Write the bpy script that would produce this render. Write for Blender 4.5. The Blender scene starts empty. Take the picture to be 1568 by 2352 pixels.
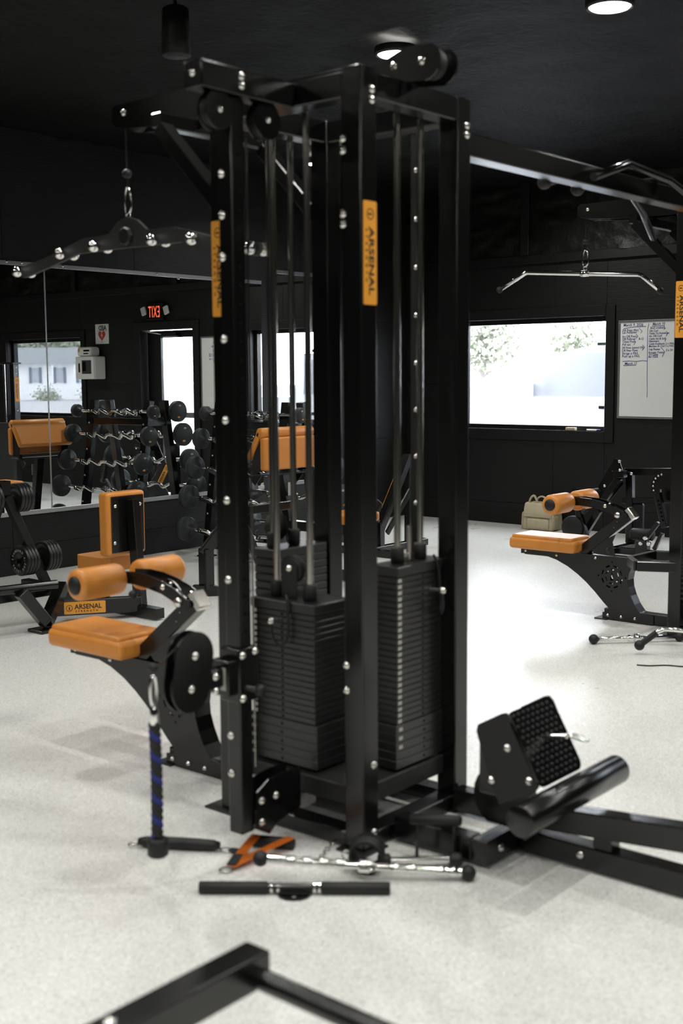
import bpy, bmesh, math, random
from mathutils import Vector, Matrix
from mathutils.geometry import tessellate_polygon
random.seed(7)
C = bpy.context.scene.collection
SC = bpy.context.scene

# ------------------------------------------------------------------ camera
CAM_H, FPX = 1.5, 2750.6
YAW, PITCH, ROLL = math.radians(40.06), math.radians(6.514), math.radians(0.379)
_F0 = Vector((math.cos(YAW), math.sin(YAW), 0)); _R0 = Vector((math.sin(YAW), -math.cos(YAW), 0)); _Z = Vector((0, 0, 1))
_F = _F0*math.cos(PITCH) - _Z*math.sin(PITCH)
_UP = _Z*math.cos(PITCH) + _F0*math.sin(PITCH)
_R = _R0*math.cos(ROLL) - _UP*math.sin(ROLL)
_U = _UP*math.cos(ROLL) + _R0*math.sin(ROLL)
CAMP = Vector((0, 0, CAM_H))
cd = bpy.data.cameras.new('camera'); cam = bpy.data.objects.new('camera', cd); C.objects.link(cam)
cd.sensor_fit = 'VERTICAL'; cd.sensor_height = 36; cd.lens = FPX/2352*36
cam.matrix_world = Matrix.Translation(CAMP) @ Matrix((_R, _U, -_F)).transposed().to_4x4()
cd.clip_start = 0.05; cd.clip_end = 500
cd.dof.use_dof = True; cd.dof.focus_distance = 10.2; cd.dof.aperture_fstop = 2.8
SC.camera = cam

def ray(x, y): return _F + _R*((x-784)/FPX) + _U*((1176-y)/FPX)
def P(x, y, ax, v):
    """point where the photograph's pixel ray meets the plane axis=v"""
    d = ray(x, y); return CAMP + d*((v-CAMP[ax])/d[ax])
def PX(x, y, X): return P(x, y, 0, X)
def PY(x, y, Y): return P(x, y, 1, Y)
def FL(x, y, z=0.0): return P(x, y, 2, z)

# ------------------------------------------------------------------ world, exposure
w = bpy.data.worlds.new('sky'); SC.world = w; w.use_nodes = True
nt = w.node_tree; nt.nodes.clear()
bgn = nt.nodes.new('ShaderNodeBackground'); on = nt.nodes.new('ShaderNodeOutputWorld')
bgn.inputs[0].default_value = (0.93, 0.95, 1.0, 1); bgn.inputs[1].default_value = 15.0
nt.links.new(bgn.outputs[0], on.inputs[0])
SC.view_settings.view_transform = 'Standard'; SC.view_settings.look = 'None'
SC.view_settings.exposure = 0.0; SC.view_settings.gamma = 1.0
SC.view_settings.use_curve_mapping = False
LIGHT_W = 14.0

# ------------------------------------------------------------------ materials
def mat(name, col, rough=0.5, metal=0.0, spec=0.5, bump=None, noise=None, coat=0.0, emit=None):
    m = bpy.data.materials.new(name); m.use_nodes = True
    n = m.node_tree.nodes; l = m.node_tree.links; b = n['Principled BSDF']
    b.inputs['Base Color'].default_value = (*col, 1); b.inputs['Roughness'].default_value = rough
    b.inputs['Metallic'].default_value = metal; b.inputs['Specular IOR Level'].default_value = spec
    b.inputs['Coat Weight'].default_value = coat; b.inputs['Coat Roughness'].default_value = 0.15
    if emit:
        b.inputs['Emission Color'].default_value = (*emit[0], 1); b.inputs['Emission Strength'].default_value = emit[1]
    tc = n.new('ShaderNodeTexCoord')
    if noise:      # (scale, amount): mottled colour
        t = n.new('ShaderNodeTexNoise'); t.inputs['Scale'].default_value = noise[0]; t.inputs['Detail'].default_value = 4
        r = n.new('ShaderNodeMixRGB'); r.blend_type = 'MIX'
        r.inputs[1].default_value = (*[c*(1-noise[1]) for c in col], 1); r.inputs[2].default_value = (*[min(1, c*(1+noise[1])) for c in col], 1)
        l.new(tc.outputs['Object'], t.inputs['Vector']); l.new(t.outputs['Fac'], r.inputs[0]); l.new(r.outputs[0], b.inputs['Base Color'])
    if bump:       # (scale, strength)
        t = n.new('ShaderNodeTexNoise'); t.inputs['Scale'].default_value = bump[0]; t.inputs['Detail'].default_value = 3
        bp = n.new('ShaderNodeBump'); bp.inputs['Strength'].default_value = bump[1]; bp.inputs['Distance'].default_value = 0.01
        l.new(tc.outputs['Object'], t.inputs['Vector']); l.new(t.outputs['Fac'], bp.inputs['Height']); l.new(bp.outputs[0], b.inputs['Normal'])
    return m
M = {}
M['black'] = mat('black_powder_coat', (0.004, 0.004, 0.004), 0.2, spec=0.55, bump=(900, 0.04))
M['matte'] = mat('black_matte_steel', (0.011, 0.011, 0.011), 0.5, spec=0.4)
M['satin'] = mat('satin_black_plate', (0.03, 0.03, 0.03), 0.55, spec=0.4)
M['iron'] = mat('black_weight_plate', (0.009, 0.009, 0.009), 0.32, spec=0.6, bump=(300, 0.08))
M['dark'] = mat('dark_hole', (0.003, 0.003, 0.003), 0.9, spec=0.1)
M['rubber'] = mat('black_rubber', (0.009, 0.009, 0.01), 0.55, spec=0.4, bump=(400, 0.06))
M['greyrub'] = mat('grey_rubber_head', (0.03, 0.034, 0.038), 0.5, spec=0.4, noise=(60, 0.2))
M['chrome'] = mat('chrome', (0.8, 0.8, 0.78), 0.1, 1.0)
M['steel'] = mat('guide_rod_steel', (0.62, 0.6, 0.55), 0.16, 1.0)
M['zinc'] = mat('zinc_bolt', (0.75, 0.74, 0.7), 0.22, 1.0)
M['orange'] = mat('orange_vinyl', (0.64, 0.245, 0.043), 0.36, spec=0.45, noise=(25, 0.06), bump=(350, 0.06))
M['olabel'] = mat('orange_label_plate', (0.72, 0.31, 0.035), 0.4, noise=(30, 0.05))
M['oweb'] = mat('orange_webbing', (0.62, 0.17, 0.01), 0.7, bump=(250, 0.2))
M['ink'] = mat('black_print', (0.012, 0.01, 0.008), 0.6)
M['white'] = mat('white_plastic', (0.8, 0.8, 0.78), 0.4)
M['board'] = mat('whiteboard_surface', (0.8, 0.81, 0.79), 0.25)
M['alu'] = mat('aluminium', (0.62, 0.63, 0.63), 0.32, 1.0)
M['marker'] = mat('purple_marker_ink', (0.06, 0.04, 0.22), 0.5)
M['red'] = mat('red_print', (0.5, 0.05, 0.03), 0.5)
M['exit'] = mat('exit_letters', (0.9, 0.12, 0.04), 0.5, emit=((1.0, 0.12, 0.04), 1.2))
M['blue'] = mat('blue_rope', (0.012, 0.018, 0.16), 0.75)
M['tan'] = mat('tan_canvas', (0.50, 0.44, 0.30), 0.85, spec=0.2, noise=(18, 0.12), bump=(500, 0.15))
M['tand'] = mat('tan_canvas_strap', (0.45, 0.39, 0.26), 0.85, spec=0.2, bump=(500, 0.15))
M['mirror'] = mat('mirror_glass', (0.86, 0.88, 0.87), 0.0, 1.0)
M['lamp'] = mat('lamp_diffuser', (1, 1, 1), 0.5, emit=((1.0, 0.97, 0.9), 14.0))
M['led'] = mat('white_led_face', (0.9, 0.9, 0.9), 0.4)
M['stk'] = mat('pale_sticker', (0.42, 0.42, 0.38), 0.45)
M['carwhite'] = mat('white_car_paint', (0.85, 0.86, 0.9), 0.2, coat=0.6)
M['carglass'] = mat('car_glass', (0.42, 0.44, 0.48), 0.05, spec=0.8)  # pale base colour stands in for bright sky reflected in the glass
M['darkpane'] = mat('dark_cabinet_window', (0.06, 0.065, 0.07), 0.1)
M['bark'] = mat('pine_bark', (0.2, 0.18, 0.17), 0.9, noise=(14, 0.5), bump=(12, 0.8))
M['leaf'] = mat('haze_paled_foliage', (0.30, 0.32, 0.25), 0.8, noise=(3, 0.4))  # leaf colour lightened to carry the bright outdoor haze
M['siding'] = mat('white_siding', (0.72, 0.73, 0.74), 0.6, bump=(20, 0.1))
M['roof'] = mat('pale_shingle_roof', (0.3, 0.32, 0.33), 0.8, noise=(8, 0.15))
M['shutter'] = mat('blue_grey_shutter', (0.16, 0.2, 0.24), 0.6)
M['asphalt'] = mat('asphalt', (0.3, 0.3, 0.31), 0.85, noise=(2, 0.12))
M['grass'] = mat('grass', (0.2, 0.26, 0.11), 0.9, noise=(3, 0.3))

def wood_mat(name, col, rough):
    m = mat(name, col, rough, spec=0.35); n = m.node_tree.nodes; l = m.node_tree.links; b = n['Principled BSDF']
    tc = n.new('ShaderNodeTexCoord'); mp = n.new('ShaderNodeMapping'); mp.inputs['Scale'].default_value = (6, 6, 45)
    t = n.new('ShaderNodeTexNoise'); t.inputs['Scale'].default_value = 1.5; t.inputs['Detail'].default_value = 7; t.inputs['Distortion'].default_value = 1.4
    bp = n.new('ShaderNodeBump'); bp.inputs['Strength'].default_value = 0.6; bp.inputs['Distance'].default_value = 0.004
    r = n.new('ShaderNodeMapRange'); r.inputs[3].default_value = rough-0.12; r.inputs[4].default_value = rough+0.2
    l.new(tc.outputs['Object'], mp.inputs[0]); l.new(mp.outputs[0], t.inputs[0]); l.new(t.outputs[0], bp.inputs['Height'])
    l.new(bp.outputs[0], b.inputs['Normal']); l.new(t.outputs[0], r.inputs[0]); l.new(r.outputs[0], b.inputs['Roughness'])
    return m
M['ply'] = wood_mat('black_painted_plywood', (0.0048, 0.0048, 0.005), 0.55)
M['trim'] = mat('black_painted_trim', (0.0038, 0.0038, 0.004), 0.45, bump=(40, 0.05))
M['ceilfoam'] = mat('black_ceiling_foam', (0.003, 0.003, 0.003), 0.6, spec=0.12, bump=(14, 0.9))
M['foam'] = mat('black_spray_foam', (0.004, 0.004, 0.0035), 0.5, spec=0.3, bump=(14, 0.9))

def floor_mat():
    m = mat('speckled_grey_floor', (0.6, 0.6, 0.56), 0.4); n = m.node_tree.nodes; l = m.node_tree.links; b = n['Principled BSDF']
    tc = n.new('ShaderNodeTexCoord')
    v = n.new('ShaderNodeTexVoronoi'); v.inputs['Scale'].default_value = 190
    cr = n.new('ShaderNodeValToRGB'); e = cr.color_ramp.elements
    cr.color_ramp.interpolation = 'CONSTANT'
    e[0].position = 0; e[0].color = (0.50, 0.50, 0.47, 1); e[1].position = 0.10; e[1].color = (0.60, 0.60, 0.57, 1)
    x = e.new(0.45); x.color = (0.66, 0.66, 0.63, 1); x = e.new(0.8); x.color = (0.74, 0.74, 0.71, 1)
    l.new(tc.outputs['Object'], v.inputs['Vector'])
    sp = n.new('ShaderNodeSeparateColor'); l.new(v.outputs['Color'], sp.inputs[0]); l.new(sp.outputs[0], cr.inputs[0])
    t = n.new('ShaderNodeTexNoise'); t.inputs['Scale'].default_value = 1.3; t.inputs['Detail'].default_value = 5
    l.new(tc.outputs['Object'], t.inputs['Vector'])
    mx = n.new('ShaderNodeMixRGB'); mx.blend_type = 'MULTIPLY'; mx.inputs[0].default_value = 1
    c2 = n.new('ShaderNodeValToRGB'); c2.color_ramp.elements[0].position = 0.3; c2.color_ramp.elements[0].color = (0.97, 0.97, 0.97, 1); c2.color_ramp.elements[1].position = 0.7; c2.color_ramp.elements[1].color = (1.02, 1.02, 1.02, 1)
    l.new(t.outputs[0], c2.inputs[0]); l.new(cr.outputs[0], mx.inputs[1]); l.new(c2.outputs[0], mx.inputs[2]); l.new(mx.outputs[0], b.inputs['Base Color'])
    r = n.new('ShaderNodeMapRange'); r.inputs[1].default_value = 0.3; r.inputs[2].default_value = 0.7; r.inputs[3].default_value = 0.27; r.inputs[4].default_value = 0.31
    l.new(t.outputs[0], r.inputs[0]); l.new(r.outputs[0], b.inputs['Roughness'])
    t2 = n.new('ShaderNodeTexNoise'); t2.inputs['Scale'].default_value = 90; t2.inputs['Detail'].default_value = 2
    bp = n.new('ShaderNodeBump'); bp.inputs['Strength'].default_value = 0.12; bp.inputs['Distance'].default_value = 0.004
    l.new(tc.outputs['Object'], t2.inputs['Vector']); l.new(t2.outputs[0], bp.inputs['Height']); l.new(bp.outputs[0], b.inputs['Normal'])
    return m
M['floor'] = floor_mat()

def glass_mat(nm='window_glass', tint=(0.93, 0.95, 0.96)):
    m = bpy.data.materials.new(nm); m.use_nodes = True; n = m.node_tree.nodes; l = m.node_tree.links; n.clear()
    o = n.new('ShaderNodeOutputMaterial'); tr = n.new('ShaderNodeBsdfTransparent'); gl = n.new('ShaderNodeBsdfGlossy'); mx = n.new('ShaderNodeMixShader'); fr = n.new('ShaderNodeFresnel')
    tr.inputs[0].default_value = (*tint, 1); gl.inputs['Roughness'].default_value = 0.0; fr.inputs[0].default_value = 1.45
    ge = n.new('ShaderNodeNewGeometry'); mr = n.new('ShaderNodeMapRange'); mr.inputs[3].default_value = 1.45; mr.inputs[4].default_value = 1/1.45
    l.new(ge.outputs['Backfacing'], mr.inputs[0]); l.new(mr.outputs[0], fr.inputs[0])   # the far face of the sheet reflects like the near one
    l.new(fr.outputs[0], mx.inputs[0]); l.new(tr.outputs[0], mx.inputs[1]); l.new(gl.outputs[0], mx.inputs[2]); l.new(mx.outputs[0], o.inputs[0])
    return m
M['glass'] = glass_mat()
M['dimmed'] = glass_mat('dimmed_window_glass', (0.42, 0.43, 0.44))  # darker pane colour tones down the overbright outdoors behind this window

# ------------------------------------------------------------------ mesh helpers (all coordinates are world metres)
V = Vector
class B:
    def __init__(s): s.bm = bmesh.new()
    def _xf(s, vs, mtx): bmesh.ops.transform(s.bm, matrix=mtx, verts=vs)
    def obox(s, c, size, rot=None, bev=0.0, seg=1):
        r = bmesh.ops.create_cube(s.bm, size=1.0); vs = r['verts']
        bmesh.ops.scale(s.bm, vec=size, verts=vs)
        if bev:
            es = list({e for v in vs for e in v.link_edges})
            q = bmesh.ops.bevel(s.bm, geom=es, offset=bev, segments=seg, affect='EDGES', profile=0.5)
            vs = list({v for f in q['faces'] for v in f.verts} | {v for v in vs if v.is_valid})
            if seg > 1:
                for f in q['faces']: f.smooth = True
        m = Matrix.Translation(V(c)) @ (rot.to_4x4() if rot else Matrix.Identity(4)); s._xf(vs, m); return s
    def box(s, x0, x1, y0, y1, z0, z1, bev=0.0, seg=1):
        return s.obox(((x0+x1)/2, (y0+y1)/2, (z0+z1)/2), (abs(x1-x0), abs(y1-y0), abs(z1-z0)), None, bev, seg)
    def beam(s, p0, p1, wd, ht, bev=0.003, up=(0, 0, 1), seg=1):
        p0 = V(p0); p1 = V(p1); d = (p1-p0); L = d.length; x = d/L; u = V(up)
        if abs(x.dot(u)) > 0.98: u = V((1, 0, 0))
        y = u.cross(x).normalized(); z = x.cross(y)
        return s.obox((p0+p1)/2, (L, wd, ht), Matrix((x, y, z)).transposed(), bev, seg)
    def ring(s, c, x, y, r, n, ry=None):
        ry = r if ry is None else ry
        return [s.bm.verts.new(V(c)+x*(r*math.cos(2*math.pi*i/n))+y*(ry*math.sin(2*math.pi*i/n))) for i in range(n)]
    def lathe(s, prof, c, axis, n=20, smooth=True):
        """prof: list of (distance along axis, radius)"""
        a = V(axis).normalized(); u = V((0, 0, 1)) if abs(a.z) < 0.9 else V((1, 0, 0)); x = u.cross(a).normalized(); y = a.cross(x)
        prev = None
        for (t, r) in prof:
            k = [s.bm.verts.new(V(c)+a*t)] if r < 1e-6 else s.ring(V(c)+a*t, x, y, r, n)
            if prev is not None:
                for i in range(n):
                    j = (i+1) % n
                    if len(prev) == 1 and len(k) == 1: break
                    if len(prev) == 1: f = s.bm.faces.new((prev[0], k[j], k[i]))
                    elif len(k) == 1: f = s.bm.faces.new((prev[i], prev[j], k[0]))
                    else: f = s.bm.faces.new((prev[i], prev[j], k[j], k[i]))
                    f.smooth = smooth
            prev = k
        return s
    def cyl(s, p0, p1, r, n=16, r2=None, ch=0.0):
        p0 = V(p0); p1 = V(p1); L = (p1-p0).length; r2 = r if r2 is None else r2; e = 1e-5
        pr = [(0, 0), (0, r-ch), (ch if ch else e, r)] + [(L-(ch if ch else e), r2), (L, r2-ch), (L, 0)]
        s.lathe(pr, p0, p1-p0, n)
        return s
    def sphere(s, c, r, n=16):
        k = n//2; s.lathe([(-r*math.cos(math.pi*i/k), r*math.sin(math.pi*i/k) if 0 < i < k else 0) for i in range(k+1)], c, (0, 0, 1), n); return s
    def tube(s, pts, r, n=8, closed=False):
        pts = [V(p) for p in pts]; N = len(pts); prev = None; y = None; rings = []
        for i, p in enumerate(pts):
            a = pts[(i+1) % N] if (closed or i < N-1) else p; b = pts[i-1] if (closed or i > 0) else p
            t = (a-b).normalized()
            if y is None:
                u = V((0, 0, 1)) if abs(t.z) < 0.9 else V((1, 0, 0)); y = u.cross(t).normalized()
            y = (y - t*y.dot(t)).normalized(); x = y.cross(t)
            rr = r[i] if isinstance(r, (list, tuple)) else r
            rings.append(s.ring(p, x, y, rr, n))
        M_ = N if closed else N-1
        for i in range(M_):
            a, b = rings[i], rings[(i+1) % N]
            for k in range(n):
                f = s.bm.faces.new((a[k], a[(k+1) % n], b[(k+1) % n], b[k])); f.smooth = True
        if not closed:
            s.bm.faces.new(list(reversed(rings[0]))); s.bm.faces.new(rings[-1])
        return s
    def plate(s, loops, o, ux, uy, th):
        """2-D outline with holes, extruded th along ux x uy, starting at o"""
        o = V(o); ux = V(ux).normalized(); uy = V(uy).normalized(); nz = ux.cross(uy)
        tri = tessellate_polygon([[V((p[0], p[1], 0)) for p in L] for L in loops])
        flat = [p for L in loops for p in L]
        a = [s.bm.verts.new(o+ux*p[0]+uy*p[1]) for p in flat]; b = [s.bm.verts.new(o+ux*p[0]+uy*p[1]+nz*th) for p in flat]
        for t in tri:
            try:
                s.bm.faces.new([a[i] for i in t]); s.bm.faces.new([b[i] for i in reversed(t)])
            except ValueError: pass
        k = 0
        for L in loops:
            m = len(L)
            for i in range(m):
                j = (i+1) % m; s.bm.faces.new((a[k+i], a[k+j], b[k+j], b[k+i]))
            k += m
        return s
    def quad(s, *ps):
        s.bm.faces.new([s.bm.verts.new(V(p)) for p in ps]); return s
    def mesh(s, name, m, off=(0, 0, 0), recalc=True):
        if recalc: bmesh.ops.recalc_face_normals(s.bm, faces=s.bm.faces)
        bmesh.ops.translate(s.bm, vec=-V(off), verts=s.bm.verts)
        me = bpy.data.meshes.new(name); s.bm.to_mesh(me); s.bm.free()
        if m is not None: me.materials.append(M[m] if isinstance(m, str) else m)
        return me
def root_loc(o):
    while o.parent: o = o.parent
    return V(o.location)
def link(name, me, parent=None, loc=(0, 0, 0), label=None):
    o = bpy.data.objects.new(name, me); C.objects.link(o); o.location = loc
    if parent is not None: o.parent = parent
    if label: o['label'] = label
    return o
def part(name, b, m, parent, label=None):
    return link(name, b.mesh(name, m, root_loc(parent)), parent, label=label)
def inst(name, me, p, parent, rot=None):
    """copy of a shared mesh at world point p"""
    o = link(name, me, parent, V(p)-root_loc(parent))
    if rot is not None: o.rotation_euler = rot
    return o
def thing(name, label, cat, loc=(0, 0, 0), group=None):
    o = bpy.data.objects.new(name, None); C.objects.link(o); o.location = loc; o.empty_display_size = 0.1
    o['label'] = label; o['category'] = cat
    if group: o['group'] = group
    return o
def single(name, b, m, label, cat, group=None):
    """a thing that is one mesh, with its origin at its base"""
    vs = [v.co for v in b.bm.verts]
    off = V(((min(v.x for v in vs)+max(v.x for v in vs))/2, (min(v.y for v in vs)+max(v.y for v in vs))/2, min(v.z for v in vs)))
    o = link(name, b.mesh(name, m, off), None, off); o['label'] = label; o['category'] = cat
    if group: o['group'] = group
    return o
def struct(name, b, m, parent=None):
    o = link(name, b.mesh(name, m, root_loc(parent) if parent else (0, 0, 0)), parent)
    if parent is None: o['kind'] = 'structure'
    return o
def copy_tree(o, parent=None, shift=None, label=None):
    c = o.copy(); C.objects.link(c)
    if parent is not None: c.parent = parent
    if shift is not None: c.location = V(o.location)+V(shift)
    if label: c['label'] = label
    for ch in list(o.children): copy_tree(ch, c)
    return c
def text(name, s, m, parent, o, ux, uy, size, th=0.0008, align='LEFT', sx=1.0, bold=0.0, space=1.0, shear=0.0):
    cu = bpy.data.curves.new(name, 'FONT'); cu.body = s; cu.size = size; cu.extrude = th/2; cu.align_x = align
    cu.offset = bold; cu.space_character = space; cu.shear = shear; cu.resolution_u = 2
    t = bpy.data.objects.new(name, cu); C.objects.link(t)
    dg = bpy.context.evaluated_depsgraph_get(); me = bpy.data.meshes.new_from_object(t.evaluated_get(dg))
    bpy.data.objects.remove(t); bpy.data.curves.remove(cu)
    ux = V(ux).normalized(); uy = V(uy).normalized(); nz = ux.cross(uy)
    mt = Matrix.Translation(V(o)-root_loc(parent)) @ Matrix((ux*sx, uy, nz)).transposed().to_4x4()
    me.transform(mt); me.materials.clear(); me.materials.append(M[m])
    for p in me.polygons: p.material_index = 0
    return link(name, me, parent)
def arc(cx, cy, r, a0, a1, n, ry=None):
    ry = r if ry is None else ry
    return [(cx+r*math.cos(math.radians(a0+(a1-a0)*i/n)), cy+ry*math.sin(math.radians(a0+(a1-a0)*i/n))) for i in range(n+1)]
def capsule(x0, x1, r, n=10):
    return arc(x1, 0, r, -90, 90, n) + arc(x0, 0, r, 90, 270, n)
def rrect(x0, x1, y0, y1, r, n=4):
    return arc(x1-r, y1-r, r, 0, 90, n)+arc(x0+r, y1-r, r, 90, 180, n)+arc(x0+r, y0+r, r, 180, 270, n)+arc(x1-r, y0+r, r, 270, 360, n)
def smoothpts(pts, k=6):
    pts = [V(p) for p in pts]; out = []
    for i in range(len(pts)-1):
        p0 = pts[max(i-1, 0)]; p1 = pts[i]; p2 = pts[i+1]; p3 = pts[min(i+2, len(pts)-1)]
        for j in range(k):
            t = j/k
            out.append(0.5*((2*p1)+(p2-p0)*t+(2*p0-5*p1+4*p2-p3)*t*t+(3*p1-p0-3*p2+p3)*t*t*t))
    out.append(pts[-1]); return out
# shared small meshes: dome bolt heads pointing -X, -Y
def bolt_mesh(axis, r=0.011): return B().lathe([(0, r*1.15), (0.003, r*1.15), (0.004, r), (0.008, r*0.75), (0.0105, 0)], (0, 0, 0), axis, 12).mesh('bolt', 'zinc')
BX, BY, BPX = bolt_mesh((-1, 0, 0)), bolt_mesh((0, -1, 0)), bolt_mesh((1, 0, 0))
BXs, BYs = bolt_mesh((-1, 0, 0), 0.008), bolt_mesh((0, -1, 0), 0.008)

# ================================================================== SETTING
YM, XW, ZC = 7.718, 10.264, 3.32
XL, YF = -3.2, -3.6
struct('floor', B().box(XL-.2, XW+.16, YF-.2, YM+.2, -0.12, 0), 'floor')
# ceiling: sprayed foam, lumpy
def lumpy(nx, ny, fn):
    b = B(); g = [[b.bm.verts.new(fn(i/nx, j/ny)) for j in range(ny+1)] for i in range(nx+1)]
    for i in range(nx):
        for j in range(ny):
            f = b.bm.faces.new((g[i][j], g[i+1][j], g[i+1][j+1], g[i][j+1])); f.smooth = True
    return b
from mathutils import noise as NZ
b = lumpy(110, 90, lambda u, v: V((XL+(XW-XL)*u, YF+(YM-YF)*v, ZC + 0.03*NZ.noise(V((u*60, v*50, 1.7))))))
ceiling = struct('ceiling', b, 'ceilfoam')
# -------- mirror wall
wb = struct('wall_back', B().box(XL-.2, XW+.16, YM+.012, YM+.2, 0, ZC+.1), 'trim')
def panels(par, axis, spans, rows, pos, th, m, holes=()):
    """plywood sheets as separate thin boards; spans along the wall, rows in z"""
    for (a0, a1) in spans:
        for (z0, z1) in rows:
            b = B(); g = 0.0015
            if axis == 0: b.box(a0+g, a1-g, pos, pos+th, z0+g, z1-g, 0.0008)
            else: b.box(pos, pos+th, a0+g, a1-g, z0+g, z1-g, 0.0008)
            part('plywood_panel', b, m, par)
xs = [-3.2, -0.76, 1.68, 4.12, 5.3, 6.56, 8.15, 10.264]
panels(wb, 0, list(zip(xs[:-1], xs[1:])), [(0, .215), (.215, .84), (.84, 2.06), (2.06, 3.4)], YM, 0.012, 'ply')
# mirrors on the wall (three glass sheets, channels top and bottom)
MZ0, MZ1 = 0.482, 2.336
mir = thing('wall_mirror', 'large wide wall mirror reflecting the AED cabinet and exit sign', 'mirror', (5.6, YM, MZ0))
for a0, a1 in ((3.1, 5.659), (5.663, 8.045)): part('mirror_sheet', B().box(a0, a1, YM-.008, YM-.001, MZ0, MZ1), 'mirror', mir)
part('top_channel', B().box(3.1, 8.05, YM-.013, YM-.001, MZ1-.004, MZ1+.028, 0.002), 'alu', mir)
part('bottom_channel', B().box(3.1, 8.05, YM-.014, YM-.001, MZ0-.03, MZ0+.004, 0.002), 'alu', mir)
part('seam_strip', B().box(5.655, 5.667, YM-.0095, YM-.0081, MZ0, MZ1), 'alu', mir)
for q in ((15, 601), (50, 604), (144, 611.5), (360, 629), (410, 640)):
    p = PY(*q, YM-.012); inst('mirror_clip', BYs, (p.x, YM-.013, p.z), mir)
mir2 = thing('wall_mirror', 'tall wall mirror beside the corner, seen between the steel guide rods', 'mirror', (8.67, YM, .49))
part('mirror_sheet', B().box(8.22, 9.12, YM-.008, YM-.001, .49, 2.445), 'mirror', mir2)
part('top_channel', B().box(8.22, 9.12, YM-.013, YM-.001, 2.44, 2.475, 0.002), 'alu', mir2)
part('bottom_channel', B().box(8.22, 9.12, YM-.014, YM-.001, .46, .495, 0.002), 'alu', mir2)
# -------- window wall (openings: front window W1, second window W3, door)
W1 = (5.38, 7.05, 0.952, 2.037); W3 = (0.50, 2.21, 0.955, 2.03); DR = (3.44, 4.42, 0.0, 2.09)
XO = XW+.16
b = B(); ys = [YF-.2, W3[0], W3[1], DR[0], DR[1], W1[0], W1[1], YM+.2]
for i in range(7):
    y0, y1 = ys[i], ys[i+1]
    hole = {1: W3, 3: DR, 5: W1}.get(i)
    if not hole: b.box(XW+.012, XO, y0, y1, 0, ZC+.1)
    else:
        if hole[2] > 0: b.box(XW+.012, XO, y0, y1, 0, hole[2])
        b.box(XW+.012, XO, y0, y1, hole[3], ZC+.1)
wr = struct('wall_right', b, 'trim')
ZF = 2.56
segs = [(-3.6, -1.9), (-1.9, -.7), (-.7, W3[0]), (W3[1], DR[0]), (DR[1], W1[0]), (W1[1], YM)]
panels(wr, 1, segs, [(0, .215), (.215, 1.4), (1.4, ZF)], XW, 0.012, 'ply')
panels(wr, 1, [(W3[0], 1.35), (1.35, W3[1])], [(0, .215), (.215, W3[2]), (W3[3], ZF)], XW, 0.012, 'ply')
panels(wr, 1, [(W1[0], 5.93), (5.93, W1[1])], [(0, .215), (.215, W1[2]), (W1[3], ZF)], XW, 0.012, 'ply')
panels(wr, 1, [(DR[0], DR[1])], [(DR[3], ZF)], XW, 0.012, 'ply')
# foam above the plywood, studs between
b = lumpy(260, 22, lambda u, v: V((XW-.01-0.03*abs(NZ.noise(V((u*70, v*6, .3))))-0.02*NZ.noise(V((u*24, v*3, 5.3))), YF+(YM-YF)*u, ZF+.08+(ZC-ZF-.06)*v)))
struct('foam_insulation', b, 'foam', wr)
part('ledge_board', B().box(XW-.03, XW+.012, YF, YM, ZF, ZF+.085, 0.003), 'trim', wr)
for y in (0.1, 2.1, 4.1, 6.2): part('stud', B().box(XW-.06, XW+.01, y, y+.09, ZF+.085, ZC, 0.003), 'trim', wr)
struct('wall_left', B().box(XL-.2, XL, YF-.2, YM+.2, 0, ZC+.1), 'ply')
struct('wall_front', B().box(XL, XO, YF-.2, YF, 0, ZC+.1), 'ply')
def window(name, W, gm='glass'):
    y0, y1, z0, z1 = W
    t = bpy.data.objects.new(name, None); C.objects.link(t); t.location = (XW, (y0+y1)/2, z0); t['kind'] = 'structure'
    for nm, q in (('casing', (y0-.095, y0, z0-.10, z1+.10)), ('casing', (y1, y1+.095, z0-.10, z1+.10)), ('casing', (y0, y1, z1, z1+.10)), ('casing', (y0, y1, z0-.10, z0))):
        part(nm, B().box(XW-.02, XW-.001, q[0]+.001, q[1]-.001, q[2]+.001, q[3]-.001, 0.003), 'trim', t)
    f = B(); fx0, fx1, fw = XO-.075, XO-.005, .045
    f.box(fx0, fx1, y0, y0+fw, z0, z1, .003).box(fx0, fx1, y1-fw, y1, z0, z1, .003).box(fx0, fx1, y0+fw, y1-fw, z0, z0+fw, .003).box(fx0, fx1, y0+fw, y1-fw, z1-fw, z1, .003)
    part('window_frame', f, 'trim', t)
    part('window_sill', B().box(XW-.019, fx0-.001, y0+.002, y1-.002, z0-.018, z0+.004, .003), M['sillm'], t)
    part('pane', B().box(XO-.04, XO-.034, y0+fw, y1-fw, z0+fw, z1-fw), gm, t)
    return t
M['sillm'] = mat('glossy_black_sill', (0.02, 0.02, 0.02), 0.2)
window('window_1', W1); window('window_2', W3, 'dimmed')
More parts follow.
